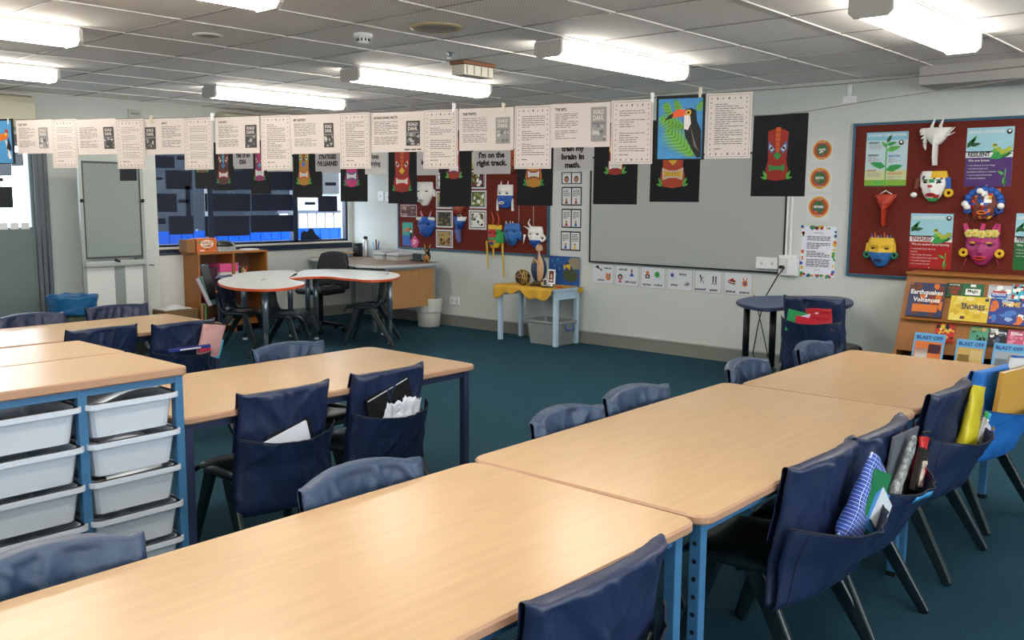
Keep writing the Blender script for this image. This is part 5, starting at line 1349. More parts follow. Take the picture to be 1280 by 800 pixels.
dbook((1212, 409, 1235, 432), M('#4f9a7a', .4), 'green book with a dark-haired child, lower shelf', [('Runaway', .5, .82, .1, YEL, .8)], [M('#d6a58a', .5), INK, M('#4f9a7a', .4)], seed=16)
dbook((1235, 411, 1259, 434), M('#1c1e30', .4), 'dark book with a swirl, lower shelf beside the green one', [('Whispers', .5, .75, .1, WHT, .8)], [INKG, M('#3d5a7a', .4), WHT, INK], seed=17)
dbook((1259, 413, 1284, 436), M('#c44f72', .4), 'pink book titled Ellie at the right edge of the lower shelf', [('Ellie', .45, .72, .16, WHT, .6)], [M('#d88aa0', .4), M('#c44f72', .4)], seed=18)
for px, lb, bl in (((1141, 417, 1180, 452), 'Blast Off magazine leaning on the left of the lower shelf, orange rocket picture', [ORG, WHT, NB, INK]), ((1194, 425, 1231, 460), 'Blast Off magazine in the middle of the lower shelf, sandy picture', [M('#c7a45c', .4), M('#a98240', .4), M('#d8c080', .4)]), ((1240, 430, 1280, 466), 'Blast Off magazine to the right of the lower shelf, grey picture', [M('#9aa6b0', .4), M('#7d8790', .4), M('#c7c1b0', .4)])):
    dbook(px, M('#5fa8d8', .35), lb, [('BLAST OFF', .5, .78, .13, M('#1c3f86', .4), .86)], None, th=.004, lift=.045, bars=((.06, .05, .94, .7, bl[0]), (.1, .1, .5, .45, bl[1]), (.5, .3, .9, .62, bl[2])))
mb = MB()
tag(MB().box(0, .3, 0, .012, 0, .012, PAPW).box(.0, .3, -.002, 0, .002, .01, INK).build('magazine', loc=atp(1122, 446, (7.40, 0, .6), (1, 0, 0)), rz=RZB+.02), 'thin white booklet lying on edge at the left foot of the book display', 'magazine')

# ---- writing on what hangs across the room
RDT = M('#b3aeac', .5)
def blockcover(A, x0, z0, x1, z1, seed, dark, l=1, name=True):
    """a book cover printed in greys"""
    w, h = x1-x0, z1-z0
    A.rect(x0, z0, x1, z1, M('#3a3a3c', .6) if dark else M('#8c8a89', .6), l)
    A.blotch(x0+w*.04, z0+h*.03, x1-w*.04, z0+h*.52, [M('#9b9998', .6), M('#4d4c4d', .6), M('#bdbab8', .6), M('#6f6e6d', .6)], 13, seed, l=l+1)
    A.rect(x0+w*.06, z0+h*.5, x1-w*.06, z0+h*.56, M('#77757a', .6), l+2.6)
    if name:
        A.text('ROALD', (x0+x1)/2, z0+h*.8, h*.13, PAPER, w=w*.68, align='c', bold=.03, l=l+4); A.text('DAHL', (x0+x1)/2, z0+h*.62, h*.14, PAPER, w=w*.7, align='c', bold=.03, l=l+4)
def bordered(w, h, seed, dense):
    A = Art(w, h, PAPER, th=.0008); A.border(w*.035, w*.008, INKG)
    r = random.Random(seed)
    n = 7
    for k in range(n):
        x = w*(.12+.76*k/(n-1))
        for z in (h*.92, h*.07): A.rect(x-w*.012, z-h*.015, x+w*.012+(.006 if k % 3 == 0 else 0)*w, z+h*.015, INK) if k % 2 else A.poly([(x-w*.02, z-h*.01), (x+w*.015, z+h*.014), (x+w*.025, z+h*.008), (x-w*.01, z-h*.016)], INK)
    for k in range(10):
        z = h*(.14+.72*k/9)
        for x in (w*.11, w*.89): A.poly([(x-w*.015, z-h*.012), (x+w*.02, z-h*.006), (x+w*.004, z+h*.012)], INK) if k % 2 else A.rect(x-w*.008, z-h*.012, x+w*.006, z+h*.012, INK)
    g = {2: (4, 9, 14), 3: (3, 8, 9, 15), 1: (6, 12), 0: ()}[dense]
    A.para(w*.2, h*(.22 if dense < 3 else .2), w*.82, h*.86, 19, M('#8a8583', .7) if dense == 2 else M('#5f5b5a', .7), seed, fill=.32, gaps=g)
    A.para(w*.2, h*.14, w*.45, h*.17, 1, INKG, seed+1, fill=.5)
    return A
# the front line
LA, LB = Vector((2.52, 5.97, 0)), Vector((3.70, 1.98, 0))
LD = (LB-LA).normalized(); LN = Vector((-LD.y, LD.x, 0)); LRZ = math.atan2(LD.y, LD.x)
def hang(lp, dirv, nrm, rz, px, off=0.0):
    l, t_, r_, b_ = px; cx, cy_ = (l+r_)/2, (t_+b_)/2
    tow = Vector((math.sin(rz), -math.cos(rz), 0))     # local -y in the world
    Pn = lp + tow*off
    L, R = atp(l, cy_, Pn, nrm), atp(r_, cy_, Pn, nrm); B, T_ = atp(cx, b_, Pn, nrm), atp(cx, t_, Pn, nrm)
    w = (R-L).dot(dirv); h = T_.z-B.z
    roll = 0
    return Vector((L.x, L.y, B.z)), w, h
hang1 = lambda px, off=0: hang(LA, LD, LN, LRZ, px, off)
G1 = 'printed sheets pegged to the front line'
def sheet(px, A, label, off=0.0, roll=0.0, bend=.004):
    return A, px, label, off
front = [
 ((21, 150, 66, 192), 'L', dict(side='r', title='THE TWITS', dark=False, tx='thin'), 'wide sheet with a small cover print, leftmost on the front line'),
 ((65, 149, 96, 210), 'P', 2, 'leftmost upright sheet with a patterned border on the front line'),
 ((97, 149, 146, 193), 'L', dict(side='r', title='', dark=True), 'wide sheet with a cover print, second wide one from the left'),
 ((146, 149, 181, 211), 'P', 2, 'upright bordered sheet, second upright one from the left'),
 ((179, 148, 230, 193), 'L', dict(side='l', title='ABOUT', dark=True), 'wide sheet with its cover print on the left and text on the right'),
 ((230, 147, 266, 212), 'P', 2, 'upright bordered sheet just left of the sheet above the first mask painting'),
 ((269, 146, 324, 192), 'L', dict(side='r', title='THE BFG', dark=True), 'wide sheet with a dark cover print hanging under the farthest ceiling light'),
 ((326, 144, 364, 213), 'P', 0, 'upright bordered sheet densely filled with text, a white sheet behind it'),
 ((364, 143, 425, 192), 'L', dict(side='r', title='MY REVIEW', dark=True, small=True, tx='thin'), 'wide pale sheet with a small oval cover print, above the learned-strategies paper'),
 ((425, 141, 463, 211), 'P', 0, 'upright bordered sheet with long text, right of the small oval cover print'),
 ((463, 140, 529, 190), 'L', dict(side='r', title='ROALD DAHL FACTS', dark=True, cap=True), 'wide sheet with a nearly black cover print above the red-faced tiki'),
 ((529, 137, 572, 211), 'P', 3, 'upright bordered sheet with short paragraphs, in front of the purple-mouthed painting'),
 ((574, 135, 642, 188), 'L', dict(side='r', title='THE TWITS', dark=False, tx='thin'), 'wide sheet with a pale grey cover print, above the right track paper'),
 ((643, 132, 689, 211), 'P', 1, 'upright bordered sheet full of text, left of THE BFG sheet'),
 ((689, 129, 763, 184), 'L', dict(side='r', title='THE BFG', dark=False, big=True), 'wide sheet headed THE BFG with a large grey cover print'),
 ((764, 125, 816, 205), 'P', 3, 'upright bordered sheet directly left of the toucan painting'),
 ((882, 116, 939, 198), 'P', 0, 'upright bordered sheet directly right of the toucan painting'),
]
tops = []
for i, (px, kind, opt, lb) in enumerate(front):
    off = .004+.003*(i % 2)+(.003 if kind == 'P' else 0)
    P, w, h = hang1(px, off)
    if kind == 'P': A = bordered(w, h, i*7+3, opt)
    else:
        A = Art(w, h, PAPER, th=.0008)
        cw = w*(.2 if opt.get('small') else .26); ch = h*(.62 if not opt.get('big') else .78); cz = h*(.15 if not opt.get('big') else .12)
        cx0 = w*.68 if opt['side'] == 'r' else w*.05
        if opt['side'] == 'r' and i in (0,): cx0 = w*.62
        blockcover(A, cx0, cz, cx0+cw, cz+ch, i+5, opt['dark'])
        tx0, tx1 = (w*.07, w*.52) if opt['side'] == 'r' else (w*.46, w*.92)
        if opt.get('big'): tx0, tx1 = w*.07, w*.46
        if opt['title']: A.text(opt['title'], tx0, h*.84, h*(.06 if not opt.get('big') else .065), INK, w=w*.028*len(opt['title']), bold=.03)
        A.para(tx0, h*.2, tx1, h*.8, 14, INKG if opt.get('tx') == 'thin' else M('#5a5655', .7), i, fill=.34, gaps=(10,) if i % 2 else (8,))
        if opt.get('cap'): A.para(cx0-w*.03, h*.04, cx0+cw+w*.02, h*.1, 1, INK, 3, fill=.5)
    A.place('printed_sheet', P, LRZ, label=lb, cat='paper', group=G1, bend=.006*(1 if i % 3 else -1))
    tops.append((P, w, h))
# sheet peeking behind
P, w, h = hang1((334, 196, 366, 214.5), -.004); Art(w, h, PAPW).place('paper_sheet', P, LRZ, label='plain white sheet showing below the densely printed bordered sheet', cat='paper')
# toucans
def toucan(px, label, mirror=False):
    P, w, h = hang1(px, .010)
    A = Art(w, h, BLACKP, th=.001); A.frect(.045, .02, .95, .95, M('#3f86bd', .7, var=.12, vscale=30), l=1)
    W, H = w, h
    GL = [M('#4f9a3c', .6), M('#79b04a', .6), M('#2f7a3a', .6)]
    def palm(x, z, ang, L, n, sg=1):
        a = math.radians(ang); p0 = Vector((x, z)); p1 = p0+Vector((math.cos(a), math.sin(a)))*L
        A.line(p0, p1, W*.012, GL[2], 2)
        for k in range(n):
            f = (k+.5)/n; p = p0.lerp(p1, f); ll = L*.5*math.sin(PI*(.15+.8*f))
            for s in (-1, 1):
                b_ = a+s*math.radians(48); q = p+Vector((math.cos(b_), math.sin(b_)))*ll; nn = Vector((-math.sin(b_), math.cos(b_)))*W*.022
                A.poly([p-nn, q, p+nn], GL[k % 2], 2.2)
    palm(W*.8, H*.05, 136, W*.8, 18); palm(W*.6, H*.5, 160, W*.55, 14); palm(W*.38, H*.94, 292, W*.28, 9); palm(W*.93, H*.9, 250, W*.2, 7); palm(W*.32, H*.68, 120, W*.3, 9)
    A.poly([(W*.62, H*.78), (W*.72, H*.8), (W*.82, H*.76), (W*.84, H*.6), (W*.93, H*.45), (W*.94, H*.04), (W*.86, H*.03), (W*.78, H*.12), (W*.62, H*.34), (W*.58, H*.5), (W*.62, H*.55), (W*.6, H*.66)], M('#17181a', .7), 4)
    A.poly([(W*.58, H*.7), (W*.7, H*.68), (W*.72, H*.56), (W*.66, H*.46), (W*.58, H*.48)], M('#ddd6d2', .7), 5)
    A.poly([(W*.6, H*.78), (W*.44, H*.78), (W*.28, H*.7), (W*.34, H*.655), (W*.6, H*.67)], M('#df5a26', .6), 5).poly([(W*.28, H*.7), (W*.2, H*.635), (W*.17, H*.61), (W*.34, H*.655), (W*.36, H*.72)], INK, 6)
    A.disc(W*.665, H*.73, W*.055, YEL, 6).disc(W*.665, H*.73, W*.028, INK, 7)
    for k in range(7): A.line((W*(.72+.02*k), H*(.5-.05*k)), (W*(.8+.015*k), H*(.2-.01*k)), W*.008, INKG, 5.5)
    A.place('toucan_painting', P, LRZ, label=label, cat='painting', group='toucan paintings on the front line')
toucan((820, 119, 881, 200), 'toucan painting on blue with palm leaves and black backing, right part of the front line')
P, w, h = hang1((-26, 149, 18, 205), .012)
A = Art(w, h, BLACKP); A.frect(.04, .02, .93, .96, M('#4a93c9', .7))
W, H = w, h
A.poly([(W*.45, H*.62), (W*.7, H*.68), (W*.86, H*.64), (W*.8, H*.56), (W*.6, H*.5)], ORG, 3).disc(W*.8, H*.72, W*.045, RED, 3).disc(W*.78, H*.66, W*.03, YEL, 4)
A.poly([(W*.84, H*.6), (W*.97*.95, H*.35), (W*.9, H*.28), (W*.78, H*.34)], INK, 3).poly([(W*.74, H*.55), (W*.8, H*.5), (W*.86, H*.36), (W*.8, H*.2), (W*.84, H*.1), (W*.9, H*.12), (W*.86, H*.3)], WHT, 2)
A.place('bird_painting', P, LRZ, label='bright blue bird painting with black edge, cut off at the left edge of the picture', cat='painting')
# the wire itself
zs = [(22, 149.6), (150, 148.5), (247, 147), (325, 144.2), (425, 141), (530, 137), (645, 132.3), (760, 126.5), (850, 119.5), (940, 113.3), (1040, 106), (1160, 94.8), (1280, 83)]
pts = [atp(x, y, LA, LN) for x, y in zs]
d0 = (pts[0]-pts[1]); pts.insert(0, Vector((.95, pts[0].y+(.95-pts[0].x)/LD.x*LD.y, 2.12))); 
pts.append(pts[-1]+LD*2.0+Vector((0, 0, .12)))
tag(MB().tube(pts, .0025, M('#6d675f', .5), n=5).build('hanging_line'), 'thin wire across the room carrying the printed sheets', 'wire')
# pegs on the front line
for i, x in enumerate((190, 568, 630, 816, 876, 266, 12)):
    y = [b_ for a, b_ in zs if a >= x][0]; p = atp(x, y, LA, LN)
    tag(MB().box(-.006, .006, -.014, .006, -.03, .012, [M('#cfc6b0', .5), WHITEP][i % 2]).build('peg', loc=p, rz=LRZ, bevel=.002), 'small pale peg on the front line, ' + ['left part', 'left of the pale cover print', 'right part of the pale cover print', 'at the left corner of the toucan painting', 'at the right corner of the toucan painting', 'left of the dark cover print', 'on the blue bird painting at the left edge'][i], 'peg', 'pegs on the front line')

# the back line
MA, MB_ = Vector((4.47, 2.0, 0)), Vector((4.04, 6.7, 0))
MD = (MA-MB_).normalized(); MN = Vector((-MD.y, MD.x, 0)); MRZ = math.atan2(MD.y, MD.x)
hang2 = lambda px, off=0: hang(MA, MD, MN, MRZ, px, off)
def tikipaint(px, label, pal, seed, cx=.5, top=.9, bot=.22, wd=.42, H0=.42, roll=0, full=False):
    P, w, h = hang2(px, 0); w = w
    A = Art(w, h, BLACKP, th=.001); r = random.Random(seed); W = w; c = W*cx; a = W*wd/2; zt, zb = h*top, h*bot; L = zt-zb
    Z = lambda f: zb+L*f
    F, E1, E2, T1, T2, LF = pal
    A.poly([(c-a*.9, Z(.95)), (c-a*.5, Z(.98)), (c, Z(1)), (c+a*.55, Z(.97)), (c+a*.92, Z(.93)), (c+a*.85, Z(.6)), (c+a*.8, Z(.4)), (c+a, Z(.2)), (c+a*.8, Z(.03)), (c, Z(0)), (c-a*.8, Z(.03)), (c-a, Z(.2)), (c-a*.8, Z(.4)), (c-a*.85, Z(.6))], F, 1)
    A.poly([(c-a*.22, Z(1.02)), (c+a*.22, Z(1.02)), (c+a*.16, Z(.55)), (c-a*.16, Z(.55))], T1, 2)
    for k in range(4): A.rect(c-a*.2, Z(.64+.09*k), c+a*.2, Z(.655+.09*k), F, 2.5)
    for s in (-1, 1):
        A.poly([(c+s*a*.2, Z(.6)), (c+s*a*.75, Z(.76)), (c+s*a*.85, Z(.62)), (c+s*a*.5, Z(.52))], E2, 3).poly([(c+s*a*.32, Z(.61)), (c+s*a*.68, Z(.7)), (c+s*a*.72, Z(.62)), (c+s*a*.5, Z(.56))], WHT, 4).disc(c+s*a*.55, Z(.625), a*.12, INK, 5)
        leafy(A, c+s*a*.85, Z(.06), W*.15, 60 if s > 0 else 120, LF, 2); leafy(A, c+s*a*.8, Z(.04), W*.13, 15 if s > 0 else 165, LF, 2.4)
    A.poly([(c-a*.35, Z(.48)), (c, Z(.56)), (c+a*.35, Z(.48)), (c, Z(.4))], E1, 3)
    A.poly([(c-a*.85, Z(.36)), (c-a*.3, Z(.31)), (c+a*.3, Z(.31)), (c+a*.85, Z(.36)), (c+a*.8, Z(.14)), (c+a*.3, Z(.18)), (c-a*.3, Z(.18)), (c-a*.8, Z(.14))], T2, 3)
    A.poly([(c-a*.7, Z(.32)), (c-a*.3, Z(.28)), (c+a*.3, Z(.28)), (c+a*.7, Z(.32)), (c+a*.66, Z(.18)), (c+a*.3, Z(.21)), (c-a*.3, Z(.21)), (c-a*.66, Z(.18))], E1 if seed % 3 == 0 else WHT, 4)
    for k in range(-2, 3): A.rect(c+a*.22*k-a*.015, Z(.2), c+a*.22*k+a*.015, Z(.3), INKG, 4.6)
    return A.place('tiki_painting', P, MRZ, label=label, cat='painting', group='tiki mask paintings on the back line', bend=.008)
R_, Y_, O_, G_, B_, P_, W_ = M('#a02c22', .6), YEL, M('#d0602a', .6), GREEN, M('#2f77b5', .6), PINK, WHT
CR_ = M('#c28a2c', .6)
zt2 = 1.93
def tp(l, r_, b_): # top pixel row for the back line at this column
    c = (l+r_)/2; P = atp(c, b_, MA, MN); d = P.copy(); d.z = zt2
    v = d-CAM; f = v.dot(cf); return 400-FPX*v.dot(cu)/f
def tk(l, r_, b_, *a, **k): return tikipaint((l, tp(l, r_, b_), r_, b_), *a, **k)
tk(940, 1008, 245.5, 'tiki painting fully visible on black paper, rightmost on the back line', (R_, G_, B_, O_, R_, LEAF), 3, cx=.47, top=.83, bot=.19, wd=.42)
tk(813, 875, 252.5, 'tiki painting with a huge yellow toothy grin, below the toucan', (M('#b5452a', .6), Y_, O_, Y_, M('#d8c9b8', .6), LEAF), 6, cx=.46, top=.86, bot=.17, wd=.5)
tk(742, 797, 255.5, 'tiki painting with white zigzag teeth, before the whiteboard left end', (R_, W_, Y_, R_, W_, LEAF), 8, cx=.5, top=.84, bot=.36, wd=.36)
tk(646, 691, 257, 'tiki painting with an ochre face and red mouth', (CR_, W_, B_, CR_, R_, G_), 11, cx=.47, top=.9, bot=.23, wd=.46)
tk(549.5, 589, 258, 'tiki painting with a purple mouth, before the middle pinboard', (R_, P_, PURP, Y_, PURP, LEAF), 14, cx=.45, top=.9, bot=.36, wd=.4)
tk(485, 521, 254.5, 'tiki painting with red face, orange crest and bared grey teeth', (R_, Y_, M('#c33a24', .6), O_, M('#c8281e', .6), G_), 16, cx=.48, top=.8, bot=.16, wd=.58)
tk(425, 459, 252, 'tiki painting with pink and red face, before the right end of the window', (P_, G_, W_, R_, M('#2e6aa0', .6), G_), 19, cx=.42, top=.9, bot=.22, wd=.48)
tk(366, 402, 247, 'tiki painting with green, blue and orange bands ending in a yellow chin', (CR_, M('#4f7fd0', .6), LEAF, R_, O_, LEAF), 22, cx=.38, top=.95, bot=.2, wd=.4)
tk(313, 338, 242.5, 'tiki painting with magenta dotted face and white bow mouth', (M('#96286a', .6), CYAN, R_, PINK, W_, G_), 25, cx=.45, top=.86, bot=.24, wd=.5)
tk(267, 292, 238, 'dark tiki painting with red lips and a blue tongue', (M('#5a2620', .6), B_, R_, CYAN, M('#a1352c', .6), G_), 28, cx=.48, top=.95, bot=.12, wd=.6)
tk(243, 265, 234.5, 'tiki painting with only its brown and cream mouth showing', (M('#6a4a30', .6), Y_, R_, W_, M('#d6b56a', .6), G_), 31, cx=.45, top=.95, bot=.33, wd=.6)
for l, r_, b_, lb in ((149, 170, 226, 'black painting paper hanging in front of the mobile whiteboard'), (14, 29, 207.5, 'black painting paper hanging behind the leftmost wide sheet'), (-6, 14, 220, 'black painting paper at the left edge below the blue bird painting')):
    P, w, h = hang2((l, tp(l, r_, b_), r_, b_)); Art(w, h, BLACKP).place('black_paper', P, MRZ, label=lb, cat='paper', bend=.008)
def wordsheet(l, r_, b_, lines, label, m=PAPG, tcol=INK, hh=.13, z0=.5, hgt=.24, fz=None):
    P = atp((l+r_)/2, b_, MA, MN); q = P.copy(); q.z = P.z+hgt; v = q-CAM; ty = 400-FPX*v.dot(cu)/v.dot(cf)
    P, w, h = hang2((l, ty, r_, b_), -.003); A = Art(w, h, m)
    for i, s_ in enumerate(lines): A.text(s_, w*.5, h*(z0-.2*i), h*hh, tcol, w=w*min(.9, .06*len(s_)+.1), align='c', bold=.055)
    A.place('slogan_paper', P, MRZ, label=label, cat='paper', group='slogan papers between the tiki paintings')
wordsheet(692, 741, 213.5, ['train my', 'brain in', 'math.'], 'grey paper reading train my brain in math', z0=.48)
wordsheet(592, 638, 217.5, ["I'm on the", 'right track.'], "grey paper reading I'm on the right track", z0=.42, hh=.14)
wordsheet(521, 548, 219, ["I'm", 'learning'], 'grey paper mostly hidden, its last word showing right of the red-faced tiki', z0=.5)
wordsheet(456, 483, 218, ['keep', 'trying'], 'pale paper with thin writing left of the red-faced tiki', m=PAPW, tcol=INKG, z0=.45)
wordsheet(394, 425, 216.5, ['SOME OF THE', 'STRATEGIES', "I'VE LEARNED"], "grey paper reading SOME OF THE STRATEGIES I'VE LEARNED", z0=.62)
wordsheet(291, 316, 211, ['TIME OF AN', 'IDEA'], 'grey paper with small capital letters between two tiki paintings at the window', z0=.36)
zs2 = [(974, 143), (1008, 139.5), (1100, 124), (1280, 97.5)]
pl = [atp(x, tp(x-1, x+1, 250), MA, MN) for x in (14, 160, 300, 503, 668, 844)] + [atp(x, y, MA, MN) for x, y in zs2]
pl.append(pl[-1]+MD*1.2+Vector((0, 0, .08))); pl.insert(0, pl[0]-MD*1.2+Vector((0, 0, .05)))
tag(MB().tube(pl, .0025, M('#8b8982', .5), n=5).build('hanging_line'), 'second wire farther back carrying the tiki paintings', 'wire')

# ---- dark papers stuck on the window panes
NAVP = M('#182238', .8)
wp = [(191, 195, 218, 210), (221, 195, 233, 200), (207, 213, 240, 236.5), (193, 221, 203, 225), (194, 242, 221, 265), (223, 249.5, 236, 253.5), (195, 273, 207, 280), (211, 270, 242, 293), (232, 232, 238, 270),
      (256, 242, 313, 264), (256, 270, 312, 295), (313, 269, 370, 290), (300, 212, 370, 237.5), (314, 243, 369, 263.5), (260, 213, 300, 237), (397.5, 245, 421.5, 264.5), (381, 252.5, 394, 256), (406.5, 228, 420, 232),
      (246, 213, 258, 236), (372, 200, 401, 238), (262, 196, 300, 212), (300, 190, 370, 212)]
for i, px in enumerate(wp):
    P, w, h = onA(*px, YA+.045)
    lb = 'dark paper on the window, ' + ['top left pane corner', 'small strip near the top of the left pane', 'large upper one in the left pane', 'short strip at the left edge of the left pane', 'large middle one in the left pane', 'short strip right of the large middle one', 'small low one at the left edge', 'large lower one in the left pane', 'narrow upright strip at the right of the left pane',
        'left one of the middle row in the centre pane', 'left one of the bottom row in the centre pane', 'right one of the bottom row in the centre pane', 'wide upper one in the centre pane', 'right one of the middle row in the centre pane', 'upper left one in the centre pane', 'square one against the bright right pane', 'short strip left of the square in the right pane', 'short strip above the square in the right pane',
        'upper right one in the left pane', 'corner one at the top left of the right pane', 'topmost left one in the centre pane', 'topmost right one in the centre pane'][i]
    tag(MB().box(0, w, -.0015, 0, 0, h, NAVP).build('window_paper', loc=P), lb, 'paper', 'dark papers on the window')
P, w, h = onA(376, 285, 406, 301, YA+.04)
pts = [(0, 0), (0, h*.55), (w*.12, h*.85), (w*.25, h*.7), (w*.38, h), (w*.5, h*.95), (w*.62, h*.5), (w*.8, h*.2), (w, 0)]
A = Art(w, h, NAVP, shape=pts); A.place('paper_silhouette', P, 0, label='jagged dark paper hill at the foot of the right pane', cat='paper')
for i, px in enumerate(((-10, 233, 16, 260), (-6, 222, 4, 227))):
    P, w, h = onA(*px, YA+.03); tag(MB().box(0, w, -.002, 0, 0, h, M('#23292c', .8)).build('door_paper', loc=P), ['black square paper on the glazed door at the left edge', 'small dark strip on the glazed door above the square'][i], 'paper')
# ================================================================== what the chair bags hold
def inbag(ch, rz, lx, ly, lz, sc=1.0):
    return Matrix.Translation((ch[0], ch[1], 0)) @ Matrix.Rotation(rz, 4, 'Z') @ Vector((lx*sc, -(.207+(-ly-.25)*.75)*sc, lz*sc))
# blue checked pencil case
def checkmat():
    m = bpy.data.materials.new('blue_check'); m.use_nodes = True; nt = m.node_tree; b = nt.nodes['Principled BSDF']; b.inputs['Roughness'].default_value = .6
    tc = nt.nodes.new('ShaderNodeTexCoord'); br = nt.nodes.new('ShaderNodeTexBrick'); mp = nt.nodes.new('ShaderNodeMapping'); mp.inputs['Rotation'].default_value = (PI/2, 0, 0)
    nt.links.new(tc.outputs['Object'], mp.inputs['Vector']); nt.links.new(mp.outputs['Vector'], br.inputs['Vector'])
    br.offset = 0; br.inputs['Scale'].default_value = 40; br.inputs['Brick Width'].default_value = .5; br.inputs['Row Height'].default_value = .5; br.inputs['Mortar Size'].default_value = .03
    br.inputs['Color1'].default_value = lin('#1d3f9a'); br.inputs['Color2'].default_value = lin('#2450b0'); br.inputs['Mortar'].default_value = lin('#c9d6ee')
    nt.links.new(br.outputs['Color'], b.inputs['Base Color']); return m
def pouch(name, label, P, rz, w, h, d, m, lean=.1, roll=0.0, top='zip', zipm=DARK, cat='pencil case', pinch=.5, seed=1):
    t = thing(name, label, cat, P, rot=(lean, roll, rz))
    def fn(u, v):
        a = 2*PI*u; th = d*(1-(max(0, v-.15)/.85)**1.5*pinch)*(1 if v > .08 else .6+5*v)
        x = math.copysign(abs(math.cos(a))**.5, math.cos(a))*w/2*(1-.06*math.sin(PI*v)); y = math.copysign(abs(math.sin(a))**.8, math.sin(a))*th/2
        n = noise.noise(Vector((x*14+seed, v*5, y*10)))*.008
        return (x+n*.5, y+n, v*h+.012*math.sin(x*9+seed)*v)
    mb = MB(); mb.grid(fn, 28, 16, m); mb.add([Vector(fn(i/28, 1)) for i in range(28)], [tuple(range(28))], m); mb.add([Vector(fn(i/28, 0)) for i in range(28)], [tuple(range(28))], m); mb.build('pouch_body', parent=t)
    MB().tube([(-w/2*.9, 0, h+.004), (0, 0, h+.006), (w/2*.9, 0, h+.008)], .005, zipm, n=6).build('zip', parent=t)
    return t
def flatbook(name, label, P, rz, w, h, th, m, lean=.1, roll=0.0, cat='book', print_=None, pages=PAPW):
    t = thing(name, label, cat, P, rot=(lean, roll, rz))
    MB().box(-w/2, w/2, -th/2, -th/2+.002, 0, h, m).box(-w/2, w/2, th/2-.002, th/2, 0, h, m).box(-w/2-.001, -w/2+.001, -th/2, th/2, 0, h, m).build('cover', parent=t)
    MB().box(-w/2+.002, w/2-.003, -th/2+.002, th/2-.002, .003, h-.003, pages).build('pages', parent=t)
    if print_: print_(t, w, h, -th/2)
    return t
CHK = checkmat()
ch = RB
pouch('pencil_case', 'blue checked fabric pencil case leaning out of the nearest open pocket on the right', inbag(ch, 0, .01, -.30, .46), 0, .15, .27, .055, CHK, lean=.12, roll=.58, seed=3)
flatbook('exercise_book', 'green covered book right of the blue checked pencil case', inbag(ch, 0, .10, -.335, .47), 0, .15, .20, .01, M('#1f7a4a', .5), lean=.1, roll=.35)
flatbook('exercise_book', 'blue and white booklet in front of the green covered book', inbag(ch, 0, .12, -.34, .47), 0, .13, .14, .01, M('#3f86c0', .5), lean=.08, roll=.5)
flatbook('exercise_book', 'white striped booklet at the front of the pocket with the checked case', inbag(ch, 0, .14, -.352, .48), 0, .12, .115, .008, M('#d7dbe0', .5), lean=.05, roll=.75)
ch = RC; rz = .03
flatbook('folder', 'plain grey folder standing in the pocket behind the checked pencil case', inbag(ch, rz, .02, -.262, .48), rz, .27, .24, .008, M('#5b6069', .6), lean=.10, roll=.05, cat='folder')
pouch('pencil_case', 'long black and white patterned pencil case leaning against the grey folder', inbag(ch, rz, -.11, -.30, .50), rz, .05, .24, .03, M('#8b8f8d', .6, var=.9, vscale=60), lean=.1, roll=.62, seed=9)
pouch('pencil_case', 'red pencil case at the right of the pocket with the grey folder', inbag(ch, rz, .14, -.31, .50), rz, .09, .19, .035, M('#c2181c', .5), lean=.05, roll=.25, seed=5)
flatbook('exercise_book', 'dark book with pale edges beside the red pencil case', inbag(ch, rz, .09, -.325, .50), rz, .08, .15, .018, M('#2a211c', .5), lean=.05, roll=.35)
pouch('glue_packet', 'brown and white packet between the grey folder and the red pencil case', inbag(ch, rz, .11, -.335, .51), rz, .05, .10, .02, M('#b9aa98', .6, var=.5, vscale=40), lean=.05, roll=.3, cat='packet', seed=12)
ch = RD
t = pouch('snack_packet', 'bright yellow packet standing in a navy pocket near the far table', inbag(ch, 0, .05, -.28, .47), 0, .17, .27, .055, M('#d8c522', .4, var=.06, vscale=14, bump=.3, bscale=18), lean=.08, roll=.22, cat='packet', zipm=M('#d8c522', .4), seed=7, pinch=.6)
mb = MB()
for k in range(5): mb.box(.02, .045, -.027, -.026, .19-.012*k, .197-.012*k, M('#5a3a86', .5))
for k in range(7): mb.box(.03, .04, -.0275, -.0265, .13-.012*k, .137-.012*k, M('#3a4a9a', .5))
part_label(mb.build('print', parent=t), 'purple print on the packet')
for k, (x, m, r_, lb) in enumerate(((.12, M('#8fc23a', .5), .5, 'lime green marker beside the yellow packet'), (.14, WHT, .7, 'white marker beside the lime green one'))):
    t = thing('marker_pen', lb, 'marker', inbag(ch, 0, x, -.315, .50), rot=(.1, r_, 0)); MB().tube([(0, 0, 0), (0, 0, .11)], .008, m, n=8).build('barrel', parent=t); MB().tube([(0, 0, .11), (0, 0, .14)], .009, GREEN if k == 0 else CYAN, n=8).build('cap', parent=t)
flatbook('exercise_book', 'comic-style booklet with red and blue drawing next to the yellow packet', inbag(ch, 0, .15, -.325, .48), 0, .12, .11, .008, M('#c9c5c6', .5, var=.4, vscale=25), lean=.05, roll=.55)
ch = RE; rz = -.17
t = flatbook('document_wallet', 'large orange-yellow wallet filling the bright blue pocket', inbag(ch, rz, .0, -.285, .47), rz, .35, .27, .02, M('#d9a545', .55), lean=.10, roll=.0, cat='folder')
P_A = Art(.05, .075, PAPW); P_A.rect(.005, .05, .045, .065, BLU).text('12', .025, .015, .02, INK, align='c'); P_A.place('sticker', (.09, -.018, .17), 0, parent=t)
flatbook('exercise_book', 'blue book with white drawing behind the orange-yellow wallet', inbag(ch, rz, .09, -.25, .52), rz, .2, .26, .02, M('#1f5fae', .5, var=.3, vscale=12), lean=.06, roll=.15)
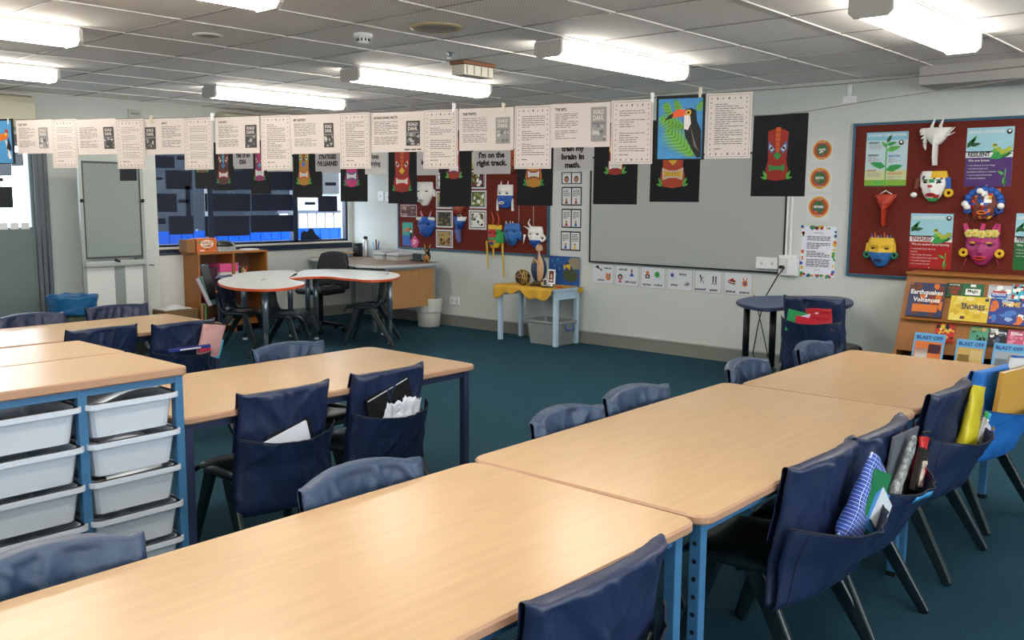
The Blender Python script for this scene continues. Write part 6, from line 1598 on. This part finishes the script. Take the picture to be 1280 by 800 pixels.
flatbook('exercise_book', 'white-edged book standing behind the orange-yellow wallet', inbag(ch, rz, .03, -.262, .54), rz, .14, .24, .012, M('#e2e4e2', .5), lean=.06, roll=.1)
ch = R1; rz = -.03
flatbook('exercise_book', 'white booklet tilted in the left navy pocket by the second-row table', inbag(ch, rz, .02, -.245, .37), rz, .20, .215, .01, M('#dfe6f0', .5), lean=.08, roll=-.28)
flatbook('clipboard', 'black edge of a clipboard behind the tilted white booklet', inbag(ch, rz, .03, -.23, .38), rz, .21, .215, .01, DARK, lean=.08, roll=-.25, cat='clipboard', pages=DARK)
ch = R2
t = flatbook('clipboard', 'big black clipboard in the right navy pocket by the second-row table', inbag(ch, 0, .02, -.235, .43), 0, .26, .25, .01, M('#0c0d10', .5), lean=.06, roll=-.3, cat='clipboard', pages=M('#0c0d10', .5))
MB().box(-.12, .12, -.008, -.004, .238, .242, PAPG).build('edge_strip', parent=t)
for k, (x, r_, w, h, lb) in enumerate(((-.02, .3, .15, .15, 'crumpled white paper fanned in front of the black clipboard, left one'), (.05, -.1, .14, .17, 'crumpled white paper in front of the black clipboard, middle one'), (.07, .12, .11, .17, 'crumpled white paper in front of the black clipboard, right one'))):
    P = inbag(ch, 0, x, -.255-.006*k, .46); mb = MB()
    mb.grid(lambda u, v: ((u-.5)*w, .014*noise.noise(Vector((u*4, v*4, k*3.3))), v*h*(.85+.2*noise.noise(Vector((u*6, k, 1))))), 12, 10, M('#dfe4ee', .6))
    tag(mb.build('crumpled_paper', loc=P, rot=(.05, r_, 0), solid=.002), lb, 'paper', 'crumpled papers in the pocket')
ch = R3; rz = .03
pouch('pencil_case', 'pale pink pencil case sticking up behind the tray rack', inbag(ch, rz, .11, -.28, .52), rz, .16, .20, .05, M('#c99a98', .6), lean=.06, roll=.25, seed=6)
t = thing('ruler_set', 'blue and white flat case lying across the pocket with the pink pencil case', 'case', inbag(ch, rz, -.02, -.31, .575), rot=(0, 0, rz))
MB().box(-.15, .13, -.02, .0, 0, .022, M('#2f3d8f', .4)).build('case_body', parent=t, bevel=.004)
MB().box(-.08, .06, -.022, -.019, .006, .014, WHT).build('white_strip', parent=t)
tag(MB().box(-.05, .03, -.01, .0, -.02, .0, M('#b51f45', .5)).build('eraser', loc=inbag(ch, rz, .08, -.32, .575), bevel=.003), 'small red eraser under the blue and white case', 'eraser')
flatbook('exercise_book', 'turquoise-tipped booklet beside the pink pencil case', inbag(ch, rz, .16, -.29, .50), rz, .05, .12, .01, CYAN, lean=.05, roll=.3)
ch = RF; rz = -PI/2
flatbook('exercise_book', 'green and white booklet in the pocket of the chair by the wall', inbag(ch, rz, -.09, -.27, .50, 1.08), rz, .16, .16, .012, M('#2f9a5c', .5), lean=.05, roll=.15)
pouch('pencil_case', 'red pencil case in the pocket of the chair by the wall', inbag(ch, rz, .08, -.265, .52, 1.08), rz, .2, .16, .035, M('#b3202c', .5), lean=.05, roll=-.1, seed=2)
flatbook('exercise_book', 'white booklet with purple corner in the pocket of the chair by the wall', inbag(ch, rz, .04, -.275, .52, 1.08), rz, .14, .13, .01, M('#d8d3e2', .5), lean=.05, roll=-.3)
flatbook('exercise_book', 'red edged booklet lying lowest in the pocket of the chair by the wall', inbag(ch, rz, -.02, -.28, .52, 1.08), rz, .16, .10, .01, M('#c9253a', .5), lean=.05, roll=.12)
